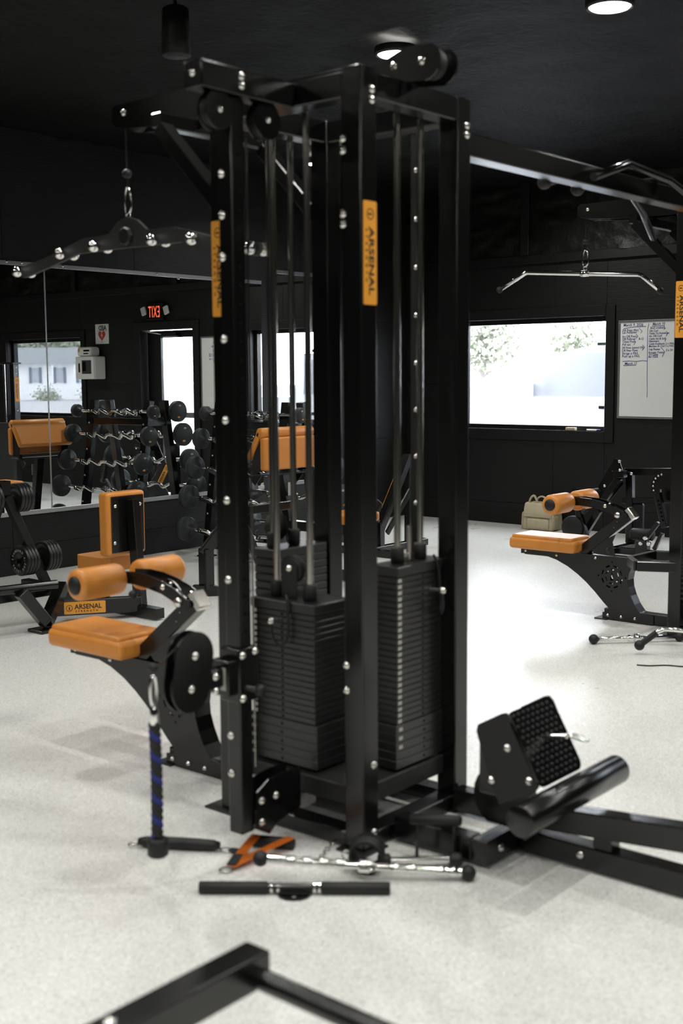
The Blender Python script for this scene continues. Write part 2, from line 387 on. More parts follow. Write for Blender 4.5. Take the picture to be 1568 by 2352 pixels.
# -------- door with a tall glazed panel
d = bpy.data.objects.new('door_1', None); C.objects.link(d); d.location = (XW, 3.93, 0); d['kind'] = 'structure'
for q in ((3.30, 3.439, 0, 2.19), (4.421, 4.53, 0, 2.19), (3.439, 4.421, 2.091, 2.19)):
    part('casing', B().box(XW-.022, XW-.001, q[0], q[1], q[2], q[3], .003), 'trim', d)
s_ = B(); sx0, sx1 = XO-.06, XO-.015
s_.box(sx0, sx1, DR[0]+.01, 3.70, .01, 2.08, .002).box(sx0, sx1, 4.31, DR[1]-.01, .01, 2.08, .002).box(sx0, sx1, 3.70, 4.31, 1.99, 2.08, .002).box(sx0, sx1, 3.70, 4.31, .01, .35, .002)
slab = part('door_slab', s_, 'trim', d)
part('pane', B().box(XO-.04, XO-.034, 3.70, 4.31, .35, 1.99), 'glass', d)
part('glazing_bead', B().box(sx0-.006, sx0, 3.69, 3.71, .34, 2.0, .001).box(sx0-.006, sx0, 4.30, 4.32, .34, 2.0, .001), 'trim', d)
part('push_bar', B().box(sx0-.07, sx0-.03, 3.56, 4.36, .98, 1.05, .008), 'alu', d)
part('door_closer', B().box(sx0-.065, sx0, 3.75, 4.05, 2.0, 2.06, .006), 'trim', d)
part('closer_arm', B().tube([(sx0-.05, 3.80, 2.03), (sx0-.16, 3.60, 2.07), (sx0-.02, 3.47, 2.08)], .009, 6), 'alu', d)

# ------------------------------------------------------------------ ceiling downlights
LX, LY = (5.45, 3.1, 0.75, -1.6), (5.47, 4.17, 2.87, 1.57, 0.27, -1.03, -2.33)
lamp_me = B().lathe([(0, 0), (0, .097), (.004, .100), (.012, .094), (.014, 0)], (0, 0, 0), (0, 0, -1), 28).mesh('diffuser', 'lamp')
ring_me = B().lathe([(-.03, .118), (0, .118), (.012, .112), (.012, .103), (0, .101)], (0, 0, 0), (0, 0, -1), 28).mesh('trim_ring', 'trim')
lab = {(0, 1): 'bright round downlight on the black ceiling directly above the near cable tower', (0, 2): 'bright round downlight cut off by the top edge at the right'}
spots = [(x, y, lab.get((i, j), 'round ceiling downlight outside the picture lighting the gym floor')) for i, x in enumerate(LX) for j, y in enumerate(LY)]
spots += [(7.8, y, 'round ceiling downlight outside the picture lighting the gym floor') for y in (2.5, 1.2, -.1)]
spots += [(8.02, 5.5, 'added round ceiling downlight hidden behind the near cable tower'), (7.75, 6.75, 'added round ceiling downlight hidden behind the rear posts near the mirror wall'), (9.45, 5.45, 'added round ceiling downlight hidden behind the crossover beam')]  # unseen lamps added at hidden spots to brighten the back of the room
if True:
    for x, y, lb in spots:
        t = thing('ceiling_downlight', lb, 'light', (x, y, ZC-.055), 'round downlights in the black ceiling')
        inst('diffuser', lamp_me, (x, y, ZC-.055), t); inst('trim_ring', ring_me, (x, y, ZC-.055), t)
        ld = bpy.data.lights.new('downlight_lamp', 'AREA'); ld.shape = 'DISK'; ld.size = .12; ld.energy = LIGHT_W; ld.spread = math.radians(140); ld.color = (1.0, 0.985, 0.94)
        lo = bpy.data.objects.new('downlight_lamp', ld); C.objects.link(lo); lo.parent = t; lo.location = (0, 0, -.02)

# ================================================================== CABLE TOWERS
T = 3.55
def label_plate(par, o, ux, uy, L, W_, logo=True):
    """orange maker's plate with black lettering; o = corner, ux reading direction, uy letter-up"""
    ux = V(ux); uy = V(uy); n = ux.cross(uy)
    lp = part('maker_plate', B().plate([rrect(0, L, 0, W_, .006, 3)], V(o), ux, uy, .003), 'olabel', par)
    e = V(o)+n*.0034
    text('lettering', 'ARSENAL', 'ink', lp, e+ux*(L*.25)+uy*(W_*.40), ux, uy, W_*.56, sx=L*.70/(W_*.56*4.45), bold=W_*.012)
    text('lettering', 'STRENGTH', 'ink', lp, e+ux*(L*.27)+uy*(W_*.13), ux, uy, W_*.24, sx=1.0, space=L*.66/(W_*.24*5.3), bold=W_*.004)
    if logo:
        b = B(); cx, cy, r = L*.125, W_*.5, W_*.27
        b.plate([arc(cx, cy, r, 0, 345, 20), list(reversed(arc(cx, cy, r*.84, 0, 345, 20)))], e, ux, uy, .0006)
        b.plate([[(cx-r*.1, cy-r*.6), (cx+r*.1, cy-r*.6), (cx+r*.22, cy-r*.1), (cx, cy+r*.6), (cx-r*.22, cy-r*.1)]], e, ux, uy, .0006)
        part('emblem', b, 'ink', lp)
    return lp
def pulley(par, c, axis, r=.05, w_=.02, cover=False):
    a = V(axis); p = V(c)-a*(w_/2)
    return part('pulley_wheel', B().lathe([(0, 0), (0, r), (w_*.15, r), (w_*.5, r*.82), (w_*.85, r), (w_, r), (w_, 0)], p, a, 28), 'rubber', par)
def build_tower(dx, full, label):
    R = thing('cable_tower', label, 'gym machine', (3.098+dx, 2.6, 0), 'steel cable towers')
    x0, x1, y0, y1, tw = 2.81+dx, 3.386+dx, 2.28, 2.918, .076
    for px_, py_, top in ((x0, y0, 2.405), (x1-tw, y0, 2.398), (x0, y1-tw, 2.398), (x1-tw, y1-tw, 2.398)):
        po = part('post', B().box(px_, px_+tw, py_, py_+tw, .006, top, .005, 2), 'black', R)
    # beams
    for z0, z1 in ((2.318, 2.394), (.010, .058)):
        part('cross_beam', B().box(x0+.002, x0+tw-.002, y0+tw, y1-tw, z0, z1, .004), 'black', R)
        part('cross_beam', B().box(x1-tw+.002, x1-.002, y0+tw, y1-tw, z0, z1, .004), 'black', R)
        part('cross_beam', B().box(x0+tw, x1-tw, y0+.002, y0+tw-.002, z0, z1, .004), 'black', R)
        part('cross_beam', B().box(x0+tw, x1-tw, y1-tw+.002, y1-.002, z0, z1, .004), 'black', R)
    part('stack_base_plate', B().box(x0+.045, x1-.045, y0+.05, y1-.05, .125, .19, .004), 'matte', R)
    for px_, py_ in ((x0, y0), (x1-tw, y0), (x0, y1-tw), (x1-tw, y1-tw)):
        part('foot_plate', B().box(px_-.025, px_+tw+.025, py_-.02 if py_ < 2.5 else py_, py_+tw+(.02 if py_ < 2.5 else .06), 0, .008, .002), 'matte', R)
    # top spine along Y with the pull-down arm (two side plates, pulleys) and the short rear arm
    cx = 3.055+dx
    part('spine_beam', B().box(cx-.038, cx+.038, 2.45, 3.02, 2.396, 2.47, .004), 'black', R)
    o = [(2.86, 2.40), (3.30, 2.40), (3.56, 2.418), (3.62, 2.43)] + [(3.643, 2.45), (3.645, 2.495), (3.63, 2.51)] + [(3.2, 2.512), (2.86, 2.50)]
    for xx in (cx-.048, cx+.042): part('arm_plate', B().plate([o], (xx, 0, 0), (0, 1, 0), (0, 0, 1), .006), 'black', R)
    o = [(2.46, 2.40), (2.30, 2.388)] + arc(2.192, 2.432, .055, 270, 120, 8) + [(2.235, 2.486), (2.27, 2.484), (2.37, 2.452), (2.46, 2.45)]
    for xx in (cx-.048, cx+.042): part('arm_plate', B().plate([o], (xx, 0, 0), (0, 1, 0), (0, 0, 1), .006), 'black', R)
    for yy in (3.55, 2.195, 2.9): pulley(R, (cx, yy, 2.455 if yy > 2.5 else 2.432), (1, 0, 0), .045)
    for q in ((3.575, 2.477), (2.307, 2.436), (2.203, 2.434)): inst('bolt', BX, (cx-.049, q[0], q[1]), R)
    # diagonal struts that carry the arm
    for xx in (x0+tw/2, x1-tw/2):
        part('diagonal_strut', B().beam((xx, 2.90, 2.06), (xx, 3.185, 2.345), .05, .062, .004, (1, 0, 0)), 'black', R)
    part('strut_bar', B().box(x0+.012, x1-.012, 3.165, 3.215, 2.345, 2.395, .004), 'black', R)
    # bolts on posts
    for z in (2.37, 2.34): inst('bolt', BY, (x0+.052, y0-.0005, z-.03), R); inst('bolt', BY, (x1-tw+.052, y0-.0005, z-.06), R)
    for z in (2.20, 2.165, 1.98, 1.95): inst('bolt', BX, (x0-.0005, y0+.068, z), R)
    for z in (.26, .04): inst('bolt', BY, (x0+.05, y0-.0005, z+.02), R)
    inst('bolt', BX, (x0-.0005, y0+.066, .60), R); inst('bolt', BX, (x0-.0005, y0+.066, .52), R)
    # maker plates: -X face of the rear post, -Y face of the front post
    label_plate(R, (x0-.0005, y1-.006, 2.005), (0, 0, -1), (0, -1, 0), .31, .062)
    if full: label_plate(R, (x0+.008, y0-.0005, 2.015), (0, 0, -1), (1, 0, 0), .305, .062)
    # weight stacks
    def stack(cx_, cy_, face, n_up, n_low, dp=.118):
        """face: 'x' selector face -X, 'y' selector face -Y"""
        wd, pz, gap = .285, .0205, .001
        z = .20
        S = part('weight_stack', B().cyl((cx_, cy_, .192), (cx_, cy_, .2005), .05, 16), 'iron', R)
        def pm(w2, d2, h_, hole=True):
            b = B()
            if face == 'x': b.box(-d2/2, d2/2, -w2/2, w2/2, 0, h_, .0022)
            else: b.box(-w2/2, w2/2, -d2/2, d2/2, 0, h_, .0022)
            b2 = B()
            return b.mesh('weight_plate', 'iron')
        big = pm(wd+.025, dp+.012, .0294); sm = pm(wd, dp, pz-gap)
        sgn = V((-1, 0, 0)) if face == 'x' else V((0, -1, 0)); sd = V((0, 1, 0)) if face == 'x' else V((-1, 0, 0))
        hole_me = B().lathe([(0, .0048), (.0006, .0048), (.0006, 0)], (0, 0, 0), sgn, 10).mesh('pin_hole', 'dark')
        b = B()
        if face == 'x': b.box(-.0006, 0, -.0095, .0095, -.006, .006)
        else: b.box(-.0095, .0095, -.0006, 0, -.006, .006)
        st_me = b.mesh('number_label', 'stk')
        for k in range(n_low):
            inst('weight_plate', big, (cx_, cy_, z), S); c = V((cx_, cy_, z+.014))+sgn*(dp/2+.0061)
            inst('pin_hole', hole_me, c-sd*.0, S)
            if k >= 2 or face == 'x': inst('number_label', st_me, c+sd*(wd/2-.012), S)
            z += .030
        for k in range(n_up):
            inst('weight_plate', sm, (cx_, cy_, z), S); c = V((cx_, cy_, z+.0095))+sgn*(dp/2+.0001)
            inst('pin_hole', hole_me, c, S); inst('number_label', st_me, c+sd*(wd/2-.015), S)
            z += pz
        # top plate with selector bracket
        b = B()
        if face == 'x': b.box(cx_-dp/2-.004, cx_+dp/2, cy_-wd/2-.004, cy_+wd/2, z, z+.034, .003)
        else: b.box(cx_-wd/2, cx_+wd/2+.004, cy_-dp/2-.004, cy_+dp/2, z, z+.034, .003)
        part('top_plate', b, 'iron', S); z += .034
        return S, z
    def rods(pts):
        for (rx, ry, zt) in pts:
            part('guide_rod', B().cyl((rx, ry, .19), (rx, ry, 2.33), .0115, 16), 'steel', R)
            part('rod_bumper', B().cyl((rx, ry, zt), (rx, ry, zt+.055), .023, 18, ch=.004), 'rubber', R)
    s1, zt1 = stack(2.979+dx, 2.69, 'x', 18, 5, .186); rods(((2.945+dx, 2.765, zt1), (2.945+dx, 2.615, zt1)))
    part('selector_pulley', B().lathe([(-.012, 0), (-.012, .046), (-.006, .046), (0, .036), (.006, .046), (.012, .046), (.012, 0)], (2.945+dx, 2.69, zt1+.10), (1, 0, 0), 26), 'rubber', R)
    part('pulley_bracket', B().plate([capsule(-.0, .085, .034)], (2.928+dx, 2.69, zt1+.02), (0, 0, 1), (0, 1, 0), .004).cyl((2.945+dx, 2.69, zt1-.01), (2.945+dx, 2.69, zt1+.06), .010, 12), 'matte', R)
    inst('bolt', BX, (2.923+dx, 2.69, zt1+.105), R)
    if full:
        s2, zt2 = stack(3.205+dx, 2.40, 'y', 24, 5); rods(((3.142+dx, 2.40, zt2), (3.268+dx, 2.40, zt2)))
        part('pulley_bracket', B().cyl((3.205+dx, 2.40, zt2-.01), (3.205+dx, 2.40, zt2+.12), .010, 12).box(3.19+dx, 3.22+dx, 2.385, 2.415, zt2, zt2+.03, .003), 'steel', R)
        s3, zt3 = stack(3.15+dx, 2.775, 'y', 24, 5) if False else (None, .89)
        # third stack (pull-down): plates behind
        Sb = part('weight_stack', B().cyl((3.165+dx, 2.90, .191), (3.165+dx, 2.90, .2005), .05, 16), 'iron', R)
        me = B().box(-.135, .135, -.055, .055, 0, .026, .003).mesh('weight_plate', 'iron')
        for k in range(24): inst('weight_plate', me, (3.165+dx, 2.90, .2+k*.0275), Sb)
        part('top_plate', B().box(3.03+dx, 3.30+dx, 2.845, 2.957, .86, .892, .003), 'iron', Sb)
        rods(((3.07+dx, 2.90, .893), (3.18+dx, 2.90, .893)))
        part('selector_pulley', B().lathe([(-.012, 0), (-.012, .05), (-.006, .05), (0, .04), (.006, .05), (.012, .05), (.012, 0)], (3.125+dx, 2.935, .96), (0, 1, 0), 26), 'rubber', R)
        # selector pins with coiled lanyards
        def pin(p, face, zt):
            p = V(p); s_ = V((-1, 0, 0)) if face == 'x' else V((0, -1, 0)); sd = V((0, -1, 0)) if face == 'x' else V((1, 0, 0))
            part('selector_pin', B().cyl(p, p+s_*.045, .006, 10).sphere(p+s_*.05, .013, 12), 'zinc', R)
            q = [p+s_*.05, p+s_*.05+sd*.004+V((0, 0, -.05)), p+s_*.03+sd*.02+V((0, 0, -.085)), p+s_*.015+sd*.04+V((0, 0, -.05)), p+s_*.01+sd*.035+V((0, 0, .06)), p+s_*.0+sd*.02+V((0, 0, zt-p.z+.02))]
            part('lanyard', B().tube(smoothpts(q, 6), .0045, 7), 'rubber', R)
        pin((2.885+dx, 2.69, zt1-.06), 'x', zt1); pin((3.245+dx, 2.34, zt2-.095), 'y', zt2)
        # perforated shroud strips
        for (sx, sy) in ((2.90+dx, 2.885),):
            pass
        part('guide_strip', B().box(3.318+dx, 3.324+dx, 2.432, 2.476, .20, 2.3, .001), 'matte', R)
        for k in range(12):
            inst('bolt', BXs, (3.3178+dx, 2.452, .42+k*.16), R)
    return R
tower1 = build_tower(0, True, 'tall black cable tower with two weight stacks in the centre foreground')
tower2 = build_tower(T, False, 'black cable tower post at the right picture edge beside the steel pull-down bar')

# ---- adjustable pulley column in front of tower 1
K = thing('adjustable_cable_column', 'narrow black perforated column with sliding pulley carriage in front of the near tower', 'gym machine', (2.575, 2.585, .07))
ax0, ax1, ay0, ay1 = 2.55, 2.605, 2.557, 2.613
part('column_post', B().box(ax0, ax1, ay0, ay1, .075, 2.31, .004, 2), 'black', K)
hm = B().lathe([(0, .007), (.0005, .007), (.0005, 0)], (0, 0, 0), (0, -1, 0), 10).mesh('adjustment_hole', 'dark')
for k in range(36): inst('adjustment_hole', hm, (2.578, ay0-.0001, .28+k*.055), K)
for y in (397, 493, 590, 778, 965, 1149, 1331, 1687, 1773):
    p = PX(523 if y > 600 else 521, y, ax0); inst('bolt', BX, (ax0-.0005, 2.598, p.z), K)
part('guide_strip', B().box(2.612, 2.618, 2.556, 2.562, .28, 2.2, .001), 'steel', K)
part('top_arm', B().box(2.418, 2.808, 2.535, 2.611, 2.312, 2.388, .005, 2), 'black', K)
for q in (2.345, 2.32): inst('bolt', BY, (2.575, 2.5345, q+.02), K)
inst('bolt', BX, (2.4175, 2.573, 2.355), K)
for xx, rr in ((2.50, .056), (2.70, .056)):
    for yy in (2.553, 2.587): part('pulley_cover', B().plate([arc(0, 0, rr, 0, 350, 26)], (xx, yy, 2.262), (1, 0, 0), (0, 0, 1), .004), 'black', K)
    pulley(K, (xx, 2.573, 2.262), (0, 1, 0), rr-.006, .022)
    part('pulley_hanger', B().box(xx-.02, xx+.02, 2.551, 2.595, 2.27, 2.313, .002), 'black', K)
    inst('bolt', BYs, (xx, 2.5485, 2.262), K)
o = [(2.605, .08), (2.606, .20), (2.66, .23), (2.73, .235), (2.809, .235), (2.809, .10), (2.70, .08), (2.66, .05)]
for yy in (2.55, 2.612): part('base_bracket', B().plate([o], (0, yy, 0), (1, 0, 0), (0, 0, 1), .006), 'black', K)
for q in ((2.625, .17), (2.625, .10), (2.69, .17)): inst('bolt', BY, (q[0], 2.5435, q[1]), K)
part('lower_arm', B().box(2.606, 2.809, 2.5515, 2.611, .09, .14, .003), 'black', K)
# carriage
part('carriage_sleeve', B().box(2.535, 2.62, 2.544, 2.626, .50, .67, .006, 2), 'black', K)
part('carriage_block', B().box(2.49, 2.536, 2.548, 2.624, .53, .64, .005, 2), 'black', K)
part('warning_sticker', B().box(2.4885, 2.4899, 2.557, 2.578, .55, .62), 'stk', K)
for q in ((2.605, .655), (2.55, .65), (2.55, .515)): inst('bolt', BY, (q[0], 2.5435, q[1]), K)
kn = part('pull_pin', B().cyl((2.59, 2.544, .538), (2.59, 2.518, .538), .009, 12), 'zinc', K)
part('pin_knob', B().lathe([(0, 0), (0, .012), (.006, .019), (.02, .019), (.026, .012), (.026, 0)], (2.59, 2.52, .538), (0, -1, 0), 18), 'rubber', kn)
# swivelling pulley housing
hs = [(q[0]*1.0, q[1]) for q in capsule(-.045, .045, .076, 14)]
tilt = math.radians(80)
ux = V((math.cos(tilt), 0, math.sin(tilt))); uy = V((-math.sin(tilt), 0, math.cos(tilt)))
for yy in (2.565, 2.600): part('pulley_housing', B().plate([hs], (2.362, yy, .632), ux, uy, .004), 'black', K)
for s_ in (-.05, .048):
    c = V((2.362, 2.585, .632))+ux*s_; pulley(K, c, (0, 1, 0), .055, .022); inst('bolt', BY, c+V((0, -.0245, 0)), K)
part('swivel_arm', B().beam((2.40, 2.585, .59), (2.50, 2.585, .59), .04, .06, .006), 'black', K)
for q in (.60, .555): inst('bolt', BY, (2.455, 2.5635, q), K)
# rope handle hanging from it
rp = thing('triceps_rope', 'blue and black twisted rope with black rubber end hanging from the pulley', 'gym rope', (2.228, 2.585, .10))
rx, ry = 2.228, 2.585
part('carabiner', B().tube([(rx+.012*math.cos(a), ry, .60+.045*math.sin(a)) for a in [i*2*math.pi/20 for i in range(20)]], .0045, 7, True), 'chrome', rp)
part('cable_ball', B().sphere((rx, ry, .668), .014, 12).cyl((rx, ry, .66), (rx+.10, ry, .715), .003, 8), 'rubber', rp)
part('ferrule', B().cyl((rx, ry, .50), (rx, ry, .556), .015, 14, r2=.011, ch=.003), 'chrome', rp)
def strand(ph, m, nm):
    pts = []
    for i in range(90):
        t = i/89; z = .505-t*.345; a = ph+t*2*math.pi*5.5
        pts.append((rx+.0085*math.cos(a)+.004*math.sin(t*3), ry+.0085*math.sin(a), z))
    part(nm, B().tube(pts, .0098, 8), m, rp)
strand(0, 'blue', 'rope_strand'); strand(2.1, 'rubber', 'rope_strand'); strand(4.2, 'rubber', 'rope_strand')
part('rubber_stopper', B().lathe([(0, 0), (0, .024), (.006, .031), (.05, .03), (.056, .024), (.056, .0)], (rx+.002, ry, .105), (0, 0, 1), 22), 'rubber', rp)

# ================================================================== PULL-DOWN STATIONS
def build_lat(label):
    X = 3.06; S = thing('pulldown_station', label, 'gym machine', (X, 3.4, 0), 'seated pull-down stations')
    # curved side plates with cut-out emblem
    left = [(4.02, .392), (4.02, .358), (3.93, .362), (3.84, .358), (3.76, .338), (3.68, .304), (3.61, .262), (3.55, .218), (3.49, .165), (3.43, .105), (3.385, .066), (3.39, .055), (3.436, .045), (3.436, .006)]
    right = [(3.10, .006), (3.10, .06), (3.19, .07), (3.225, .115), (3.25, .165), (3.268, .215), (3.272, .26), (3.265, .30), (3.245, .345), (3.10, .375), (3.10, .395)]
    holes = []
    c = (3.377, .27)
    for r0, r1, n, off in ((.062, .072, 8, 8), (.038, .047, 6, 20)):
        for k in range(n):
            a0 = off+k*360/n; a1 = a0+360/n*.55
            holes.append(arc(c[0], c[1], r1, a0, a1, 4)+list(reversed(arc(c[0], c[1], r0, a0, a1, 4))))
    holes.append([(c[0], c[1]+.03), (c[0]-.011, c[1]-.012), (c[0]-.007, c[1]-.024), (c[0]+.007, c[1]-.024), (c[0]+.011, c[1]-.012)])
    for a in (0, 90, 180, 270):
        q = (c[0]+.09*math.cos(math.radians(a)), c[1]+.09*math.sin(math.radians(a))); holes.append(arc(q[0], q[1], .006, 0, 330, 6))
    # parity-correct triangulation: outline first, holes reversed
    part('curved_side_plate', B().plate([left+right]+[list(reversed(h_)) for h_ in holes], (X-.041, 0, 0), (0, 1, 0), (0, 0, 1), .006), 'black', S)
    part('curved_side_plate', B().plate([left+right]+[list(reversed(h_)) for h_ in holes], (X+.035, 0, 0), (0, 1, 0), (0, 0, 1), .006), 'black', S)
    fl_ = [(3.92, .36), (3.76, .338), (3.61, .262), (3.49, .165), (3.40, .078)]
    part('flange', B().tube([V((X, y, z+.004)) for y, z in fl_], .003, 4), 'black', S)
    ri = right[2:9]
    b = B()
    for i in range(len(ri)-1):
        (ya, za), (yb, zb) = ri[i], ri[i+1]
        b.quad((X-.038, ya, za), (X+.038, ya, za), (X+.038, yb, zb), (X-.038, yb, zb))
    part('flange', b, 'black', S)
    part('base_tube', B().box(X-.033, X+.033, 2.92, 3.43, .008, .07, .004), 'black', S)
    part('foot_plate', B().box(X-.055, X+.055, 3.40, 3.485, 0, .008, .002), 'matte', S)
    part('seat_tube', B().box(X-.034, X+.034, 2.965, 4.0, .352, .39, .003), 'black', S)
    for q in ((3.985, .378), (3.76, .368), (3.49, .375), (3.40, .03), (3.31, .03), (3.22, .03)): inst('bolt', BXs, (X-.0415, q[0], q[1]), S)
    # seat pad
    b = B(); b.box(X-.13, X+.13, 3.59, 4.06, .398, .472, .022, 3); b.obox((X, 3.83, .474), (.235, .43, .03), None, .012, 2)
    part('seat_pad', b, 'orange', S)
    # inclined post, pivot arm with rollers
    part('inclined_post', B().beam((X, 3.60, .40), (X, 3.275, .66), .07, .06, .004, (1, 0, 0)), 'black', S)
    part('post_cap', B().beam((X, 3.285, .652), (X, 3.262, .671), .076, .066, .004, (1, 0, 0)), 'steel', S)
    o = [(3.50, .40), (3.36, .395), (3.37, .44), (3.38, .48), (3.36, .53), (3.42, .50), (3.52, .42)]
    part('gusset', B().plate([o, list(reversed(arc(3.405, .43, .016, 0, 340, 12)))], (X-.036, 0, 0), (0, 1, 0), (0, 0, 1), .005), 'black', S)
    arm = [(3.69, .735), (3.60, .742), (3.52, .737), (3.44, .722), (3.36, .697), (3.29, .662), (3.28, .645), (3.30, .632), (3.36, .645), (3.44, .672), (3.52, .685), (3.60, .692), (3.69, .69)]
    for xx in (X-.044, X+.039): part('roller_arm', B().plate([arm], (xx, 0, 0), (0, 1, 0), (0, 0, 1), .005), 'black', S)
    quad_ = [(3.50, .70), (3.36, .66)] + arc(3.42, .60, .105, 40, 150, 8)
    part('adjustment_sector', B().plate([arc(3.44, .63, .10, 95, 250, 10)+list(reversed(arc(3.44, .63, .075, 95, 250, 10)))], (X-.02, 0, 0), (0, 1, 0), (0, 0, 1), .008), 'black', S)
    for k in range(5):
        a = math.radians(110+k*28); inst('bolt', BXs, (X-.0205, 3.44+.0875*math.cos(a), .63+.0875*math.sin(a)), S)
    part('pivot_bolt', B().lathe([(0, .02), (.006, .02), (.012, .012), (.014, 0)], (X-.0445, 3.345, .65), (-1, 0, 0), 16), 'zinc', S)
    inst('bolt', BX, (X-.0445, 3.43, .70), S)
    part('pull_knob', B().cyl((X-.05, 3.545, .665), (X-.085, 3.545, .665), .006, 10).sphere((X-.095, 3.545, .665), .018, 14), 'rubber', S)
    part('roller_axle', B().cyl((X-.275, 3.685, .708), (X+.275, 3.685, .708), .014, 12), 'black', S)
    for sx in (-1, 1):
        a0, a1 = X+sx*.045, X+sx*.262; d_ = V((sx, 0, 0)); L = .217
        ro = part('thigh_roller', B().lathe([(0, 0), (0, .045), (.008, .058), (.02, .062), (L-.02, .062), (L-.008, .058), (L, .045), (L+.0, 0)], (a0, 3.685, .708), d_, 28), 'orange', S)
        part('roller_cap', B().lathe([(0, .036), (.006, .036), (.014, .026), (.018, 0)], (a1-sx*.001, 3.685, .708), d_, 20), 'rubber', ro)
    return S
lat1 = build_lat('orange-padded pull-down seat with thigh rollers at the left of the near tower')
lat2 = copy_tree(lat1, None, (T, 0, 0), 'orange-padded pull-down seat with thigh rollers at the right under the window')

# ---- pull-down bars
def hang(R_, x, y, ztop, zhook):
    part('cable', B().cyl((x, y, ztop), (x, y, zhook+.16), .0028, 8), 'rubber', R_)
    part('cable_ball', B().sphere((x, y, zhook+.15), .019, 14), 'rubber', R_)
    part('swivel', B().cyl((x, y, zhook+.135), (x, y, zhook+.10), .008, 12, r2=.006), 'chrome', R_)
    pts = [(x, y+.019*math.sin(a)*(1-.25*math.cos(a)), zhook+.052+.05*math.cos(a)) for a in [i*2*math.pi/22 for i in range(22)]]
    part('carabiner', B().tube(pts, .0045, 7, True), 'chrome', R_)
mb = thing('pulldown_bar', 'black multi-grip plate bar with chrome ball grips hanging at the left', 'gym attachment', (3.055, 3.62, 1.96))
o = [(3.70, 1.0), (3.62, 1.0)]
top = [(-.70, -.075), (-.69, -.052), (-.50, -.022), (-.34, .018), (-.26, .036), (-.17, .036), (-.11, .04), (-.055, .08), (0, .095), (.055, .08), (.11, .04), (.17, .036), (.26, .036), (.34, .018), (.50, -.022), (.69, -.052), (.70, -.075)]
bot = [(.685, -.095), (.66, -.095), (.50, -.065), (.30, -.022), (0, -.02), (-.30, -.022), (-.50, -.065), (-.66, -.095), (-.685, -.095)]
zc = 2.01
part('bar_plate', B().plate([[(3.62+a, zc+c_) for a, c_ in top+bot]], (3.045, 0, 0), (0, 1, 0), (0, 0, 1), .016), 'satin', mb)
part('hub_cap', B().lathe([(0, .036), (.012, .036), (.018, .03), (.018, 0)], (3.045, 3.62, zc+.022), (-1, 0, 0), 8, False), 'rubber', mb)
gm = B().cyl((0, 0, 0), (-.014, 0, 0), .012, 16).sphere((-.026, 0, 0), .023, 18).mesh('ball_grip', 'chrome')
gr_ = B().cyl((0, 0, 0), (.014, 0, 0), .012, 16).sphere((.026, 0, 0), .023, 18).mesh('ball_grip', 'chrome')
for a, dz in ((.675, -.072), (.385, -.018), (.17, -.005), (-.17, -.005), (-.385, -.018), (-.675, -.072)):
    inst('ball_grip', gm, (3.0448, 3.62+a, zc+dz), mb); inst('ball_grip', gr_, (3.0612, 3.62+a, zc+dz), mb)
part('eye_bolt', B().tube([(3.053, 3.62+.014*math.sin(a), zc+.095+.014*math.cos(a)) for a in [i*2*math.pi/14 for i in range(14)]], .004, 6, True), 'chrome', mb)
hang(mb, 3.053, 3.62, 2.43, zc+.106)
sb = thing('pulldown_bar', 'shiny steel bar with angled ends hanging before the wall above the window', 'gym attachment', (3.055+T, 3.62, 1.97))
xs_ = 3.055+T
pts = [PX(1147, 666, xs_), PX(1205, 628, xs_), PX(1212, 626, xs_), PX(1343, 628.5, xs_), PX(1466, 630.5, xs_), PX(1474, 633, xs_), PX(1516, 668, xs_)]
pts = [V((xs_, p.y, p.z)) for p in pts]
part('bar_tube', B().tube(pts, .0135, 14), 'chrome', sb)
for p in (pts[0], pts[-1]): part('ball_end', B().sphere(p, .021, 16), 'rubber', sb)
part('hub_collar', B().cyl(pts[3]+V((0, .028, 0)), pts[3]+V((0, -.028, 0)), .019, 18, ch=.003), 'chrome', sb)
part('eye_bolt', B().tube([(xs_, pts[3].y+.012*math.sin(a), pts[3].z+.030+.013*math.cos(a)) for a in [i*2*math.pi/14 for i in range(14)]], .004, 6, True), 'chrome', sb)
hang(sb, xs_, pts[3].y, 2.43, pts[3].z+.04)

# ---- crossover beam with pull-up handles
cb = thing('crossover_beam', 'long black overhead beam with pull-up handles joining the two towers', 'gym machine', (5.0, 2.34, 2.2))
part('beam', B().box(3.388, 2.808+T, 2.30, 2.376, 2.222, 2.298, .005, 2), 'black', cb)
h1 = [PY(*q, 2.25) for q in ((1333, 412), (1409, 384), (1511, 421), (1568, 484), (1600, 520))]
for yy in (2.20, 2.476):
    hh = [V((p.x, yy, p.z)) for p in h1]; 
for sy in (1,):
    p = h1
    part('pullup_handle', B().tube(smoothpts([V((4.15, 2.24, 2.235)), V((4.43, 2.24, 2.318)), V((4.80, 2.24, 2.30)), V((5.05, 2.20, 2.215)), V((5.25, 2.16, 2.12))], 1), .016, 12), 'black', cb)
    part('pullup_handle', B().tube(smoothpts([V((4.15, 2.44, 2.235)), V((4.43, 2.44, 2.318)), V((4.80, 2.44, 2.30)), V((5.05, 2.48, 2.215)), V((5.25, 2.52, 2.12))], 1), .016, 12), 'black', cb)
part('handle_bracket', B().box(4.40, 4.46, 2.23, 2.45, 2.299, 2.312, .003).box(4.77, 4.83, 2.23, 2.45, 2.299, 2.312, .003), 'black', cb)
for q in ((1250, 418), (1326, 434)):
    p = PY(*q, 2.42); part('grip_ball', B().sphere(p, .028, 16).cyl(p, (p.x+.05, 2.37, p.z+.06), .008, 8), 'rubber', cb)

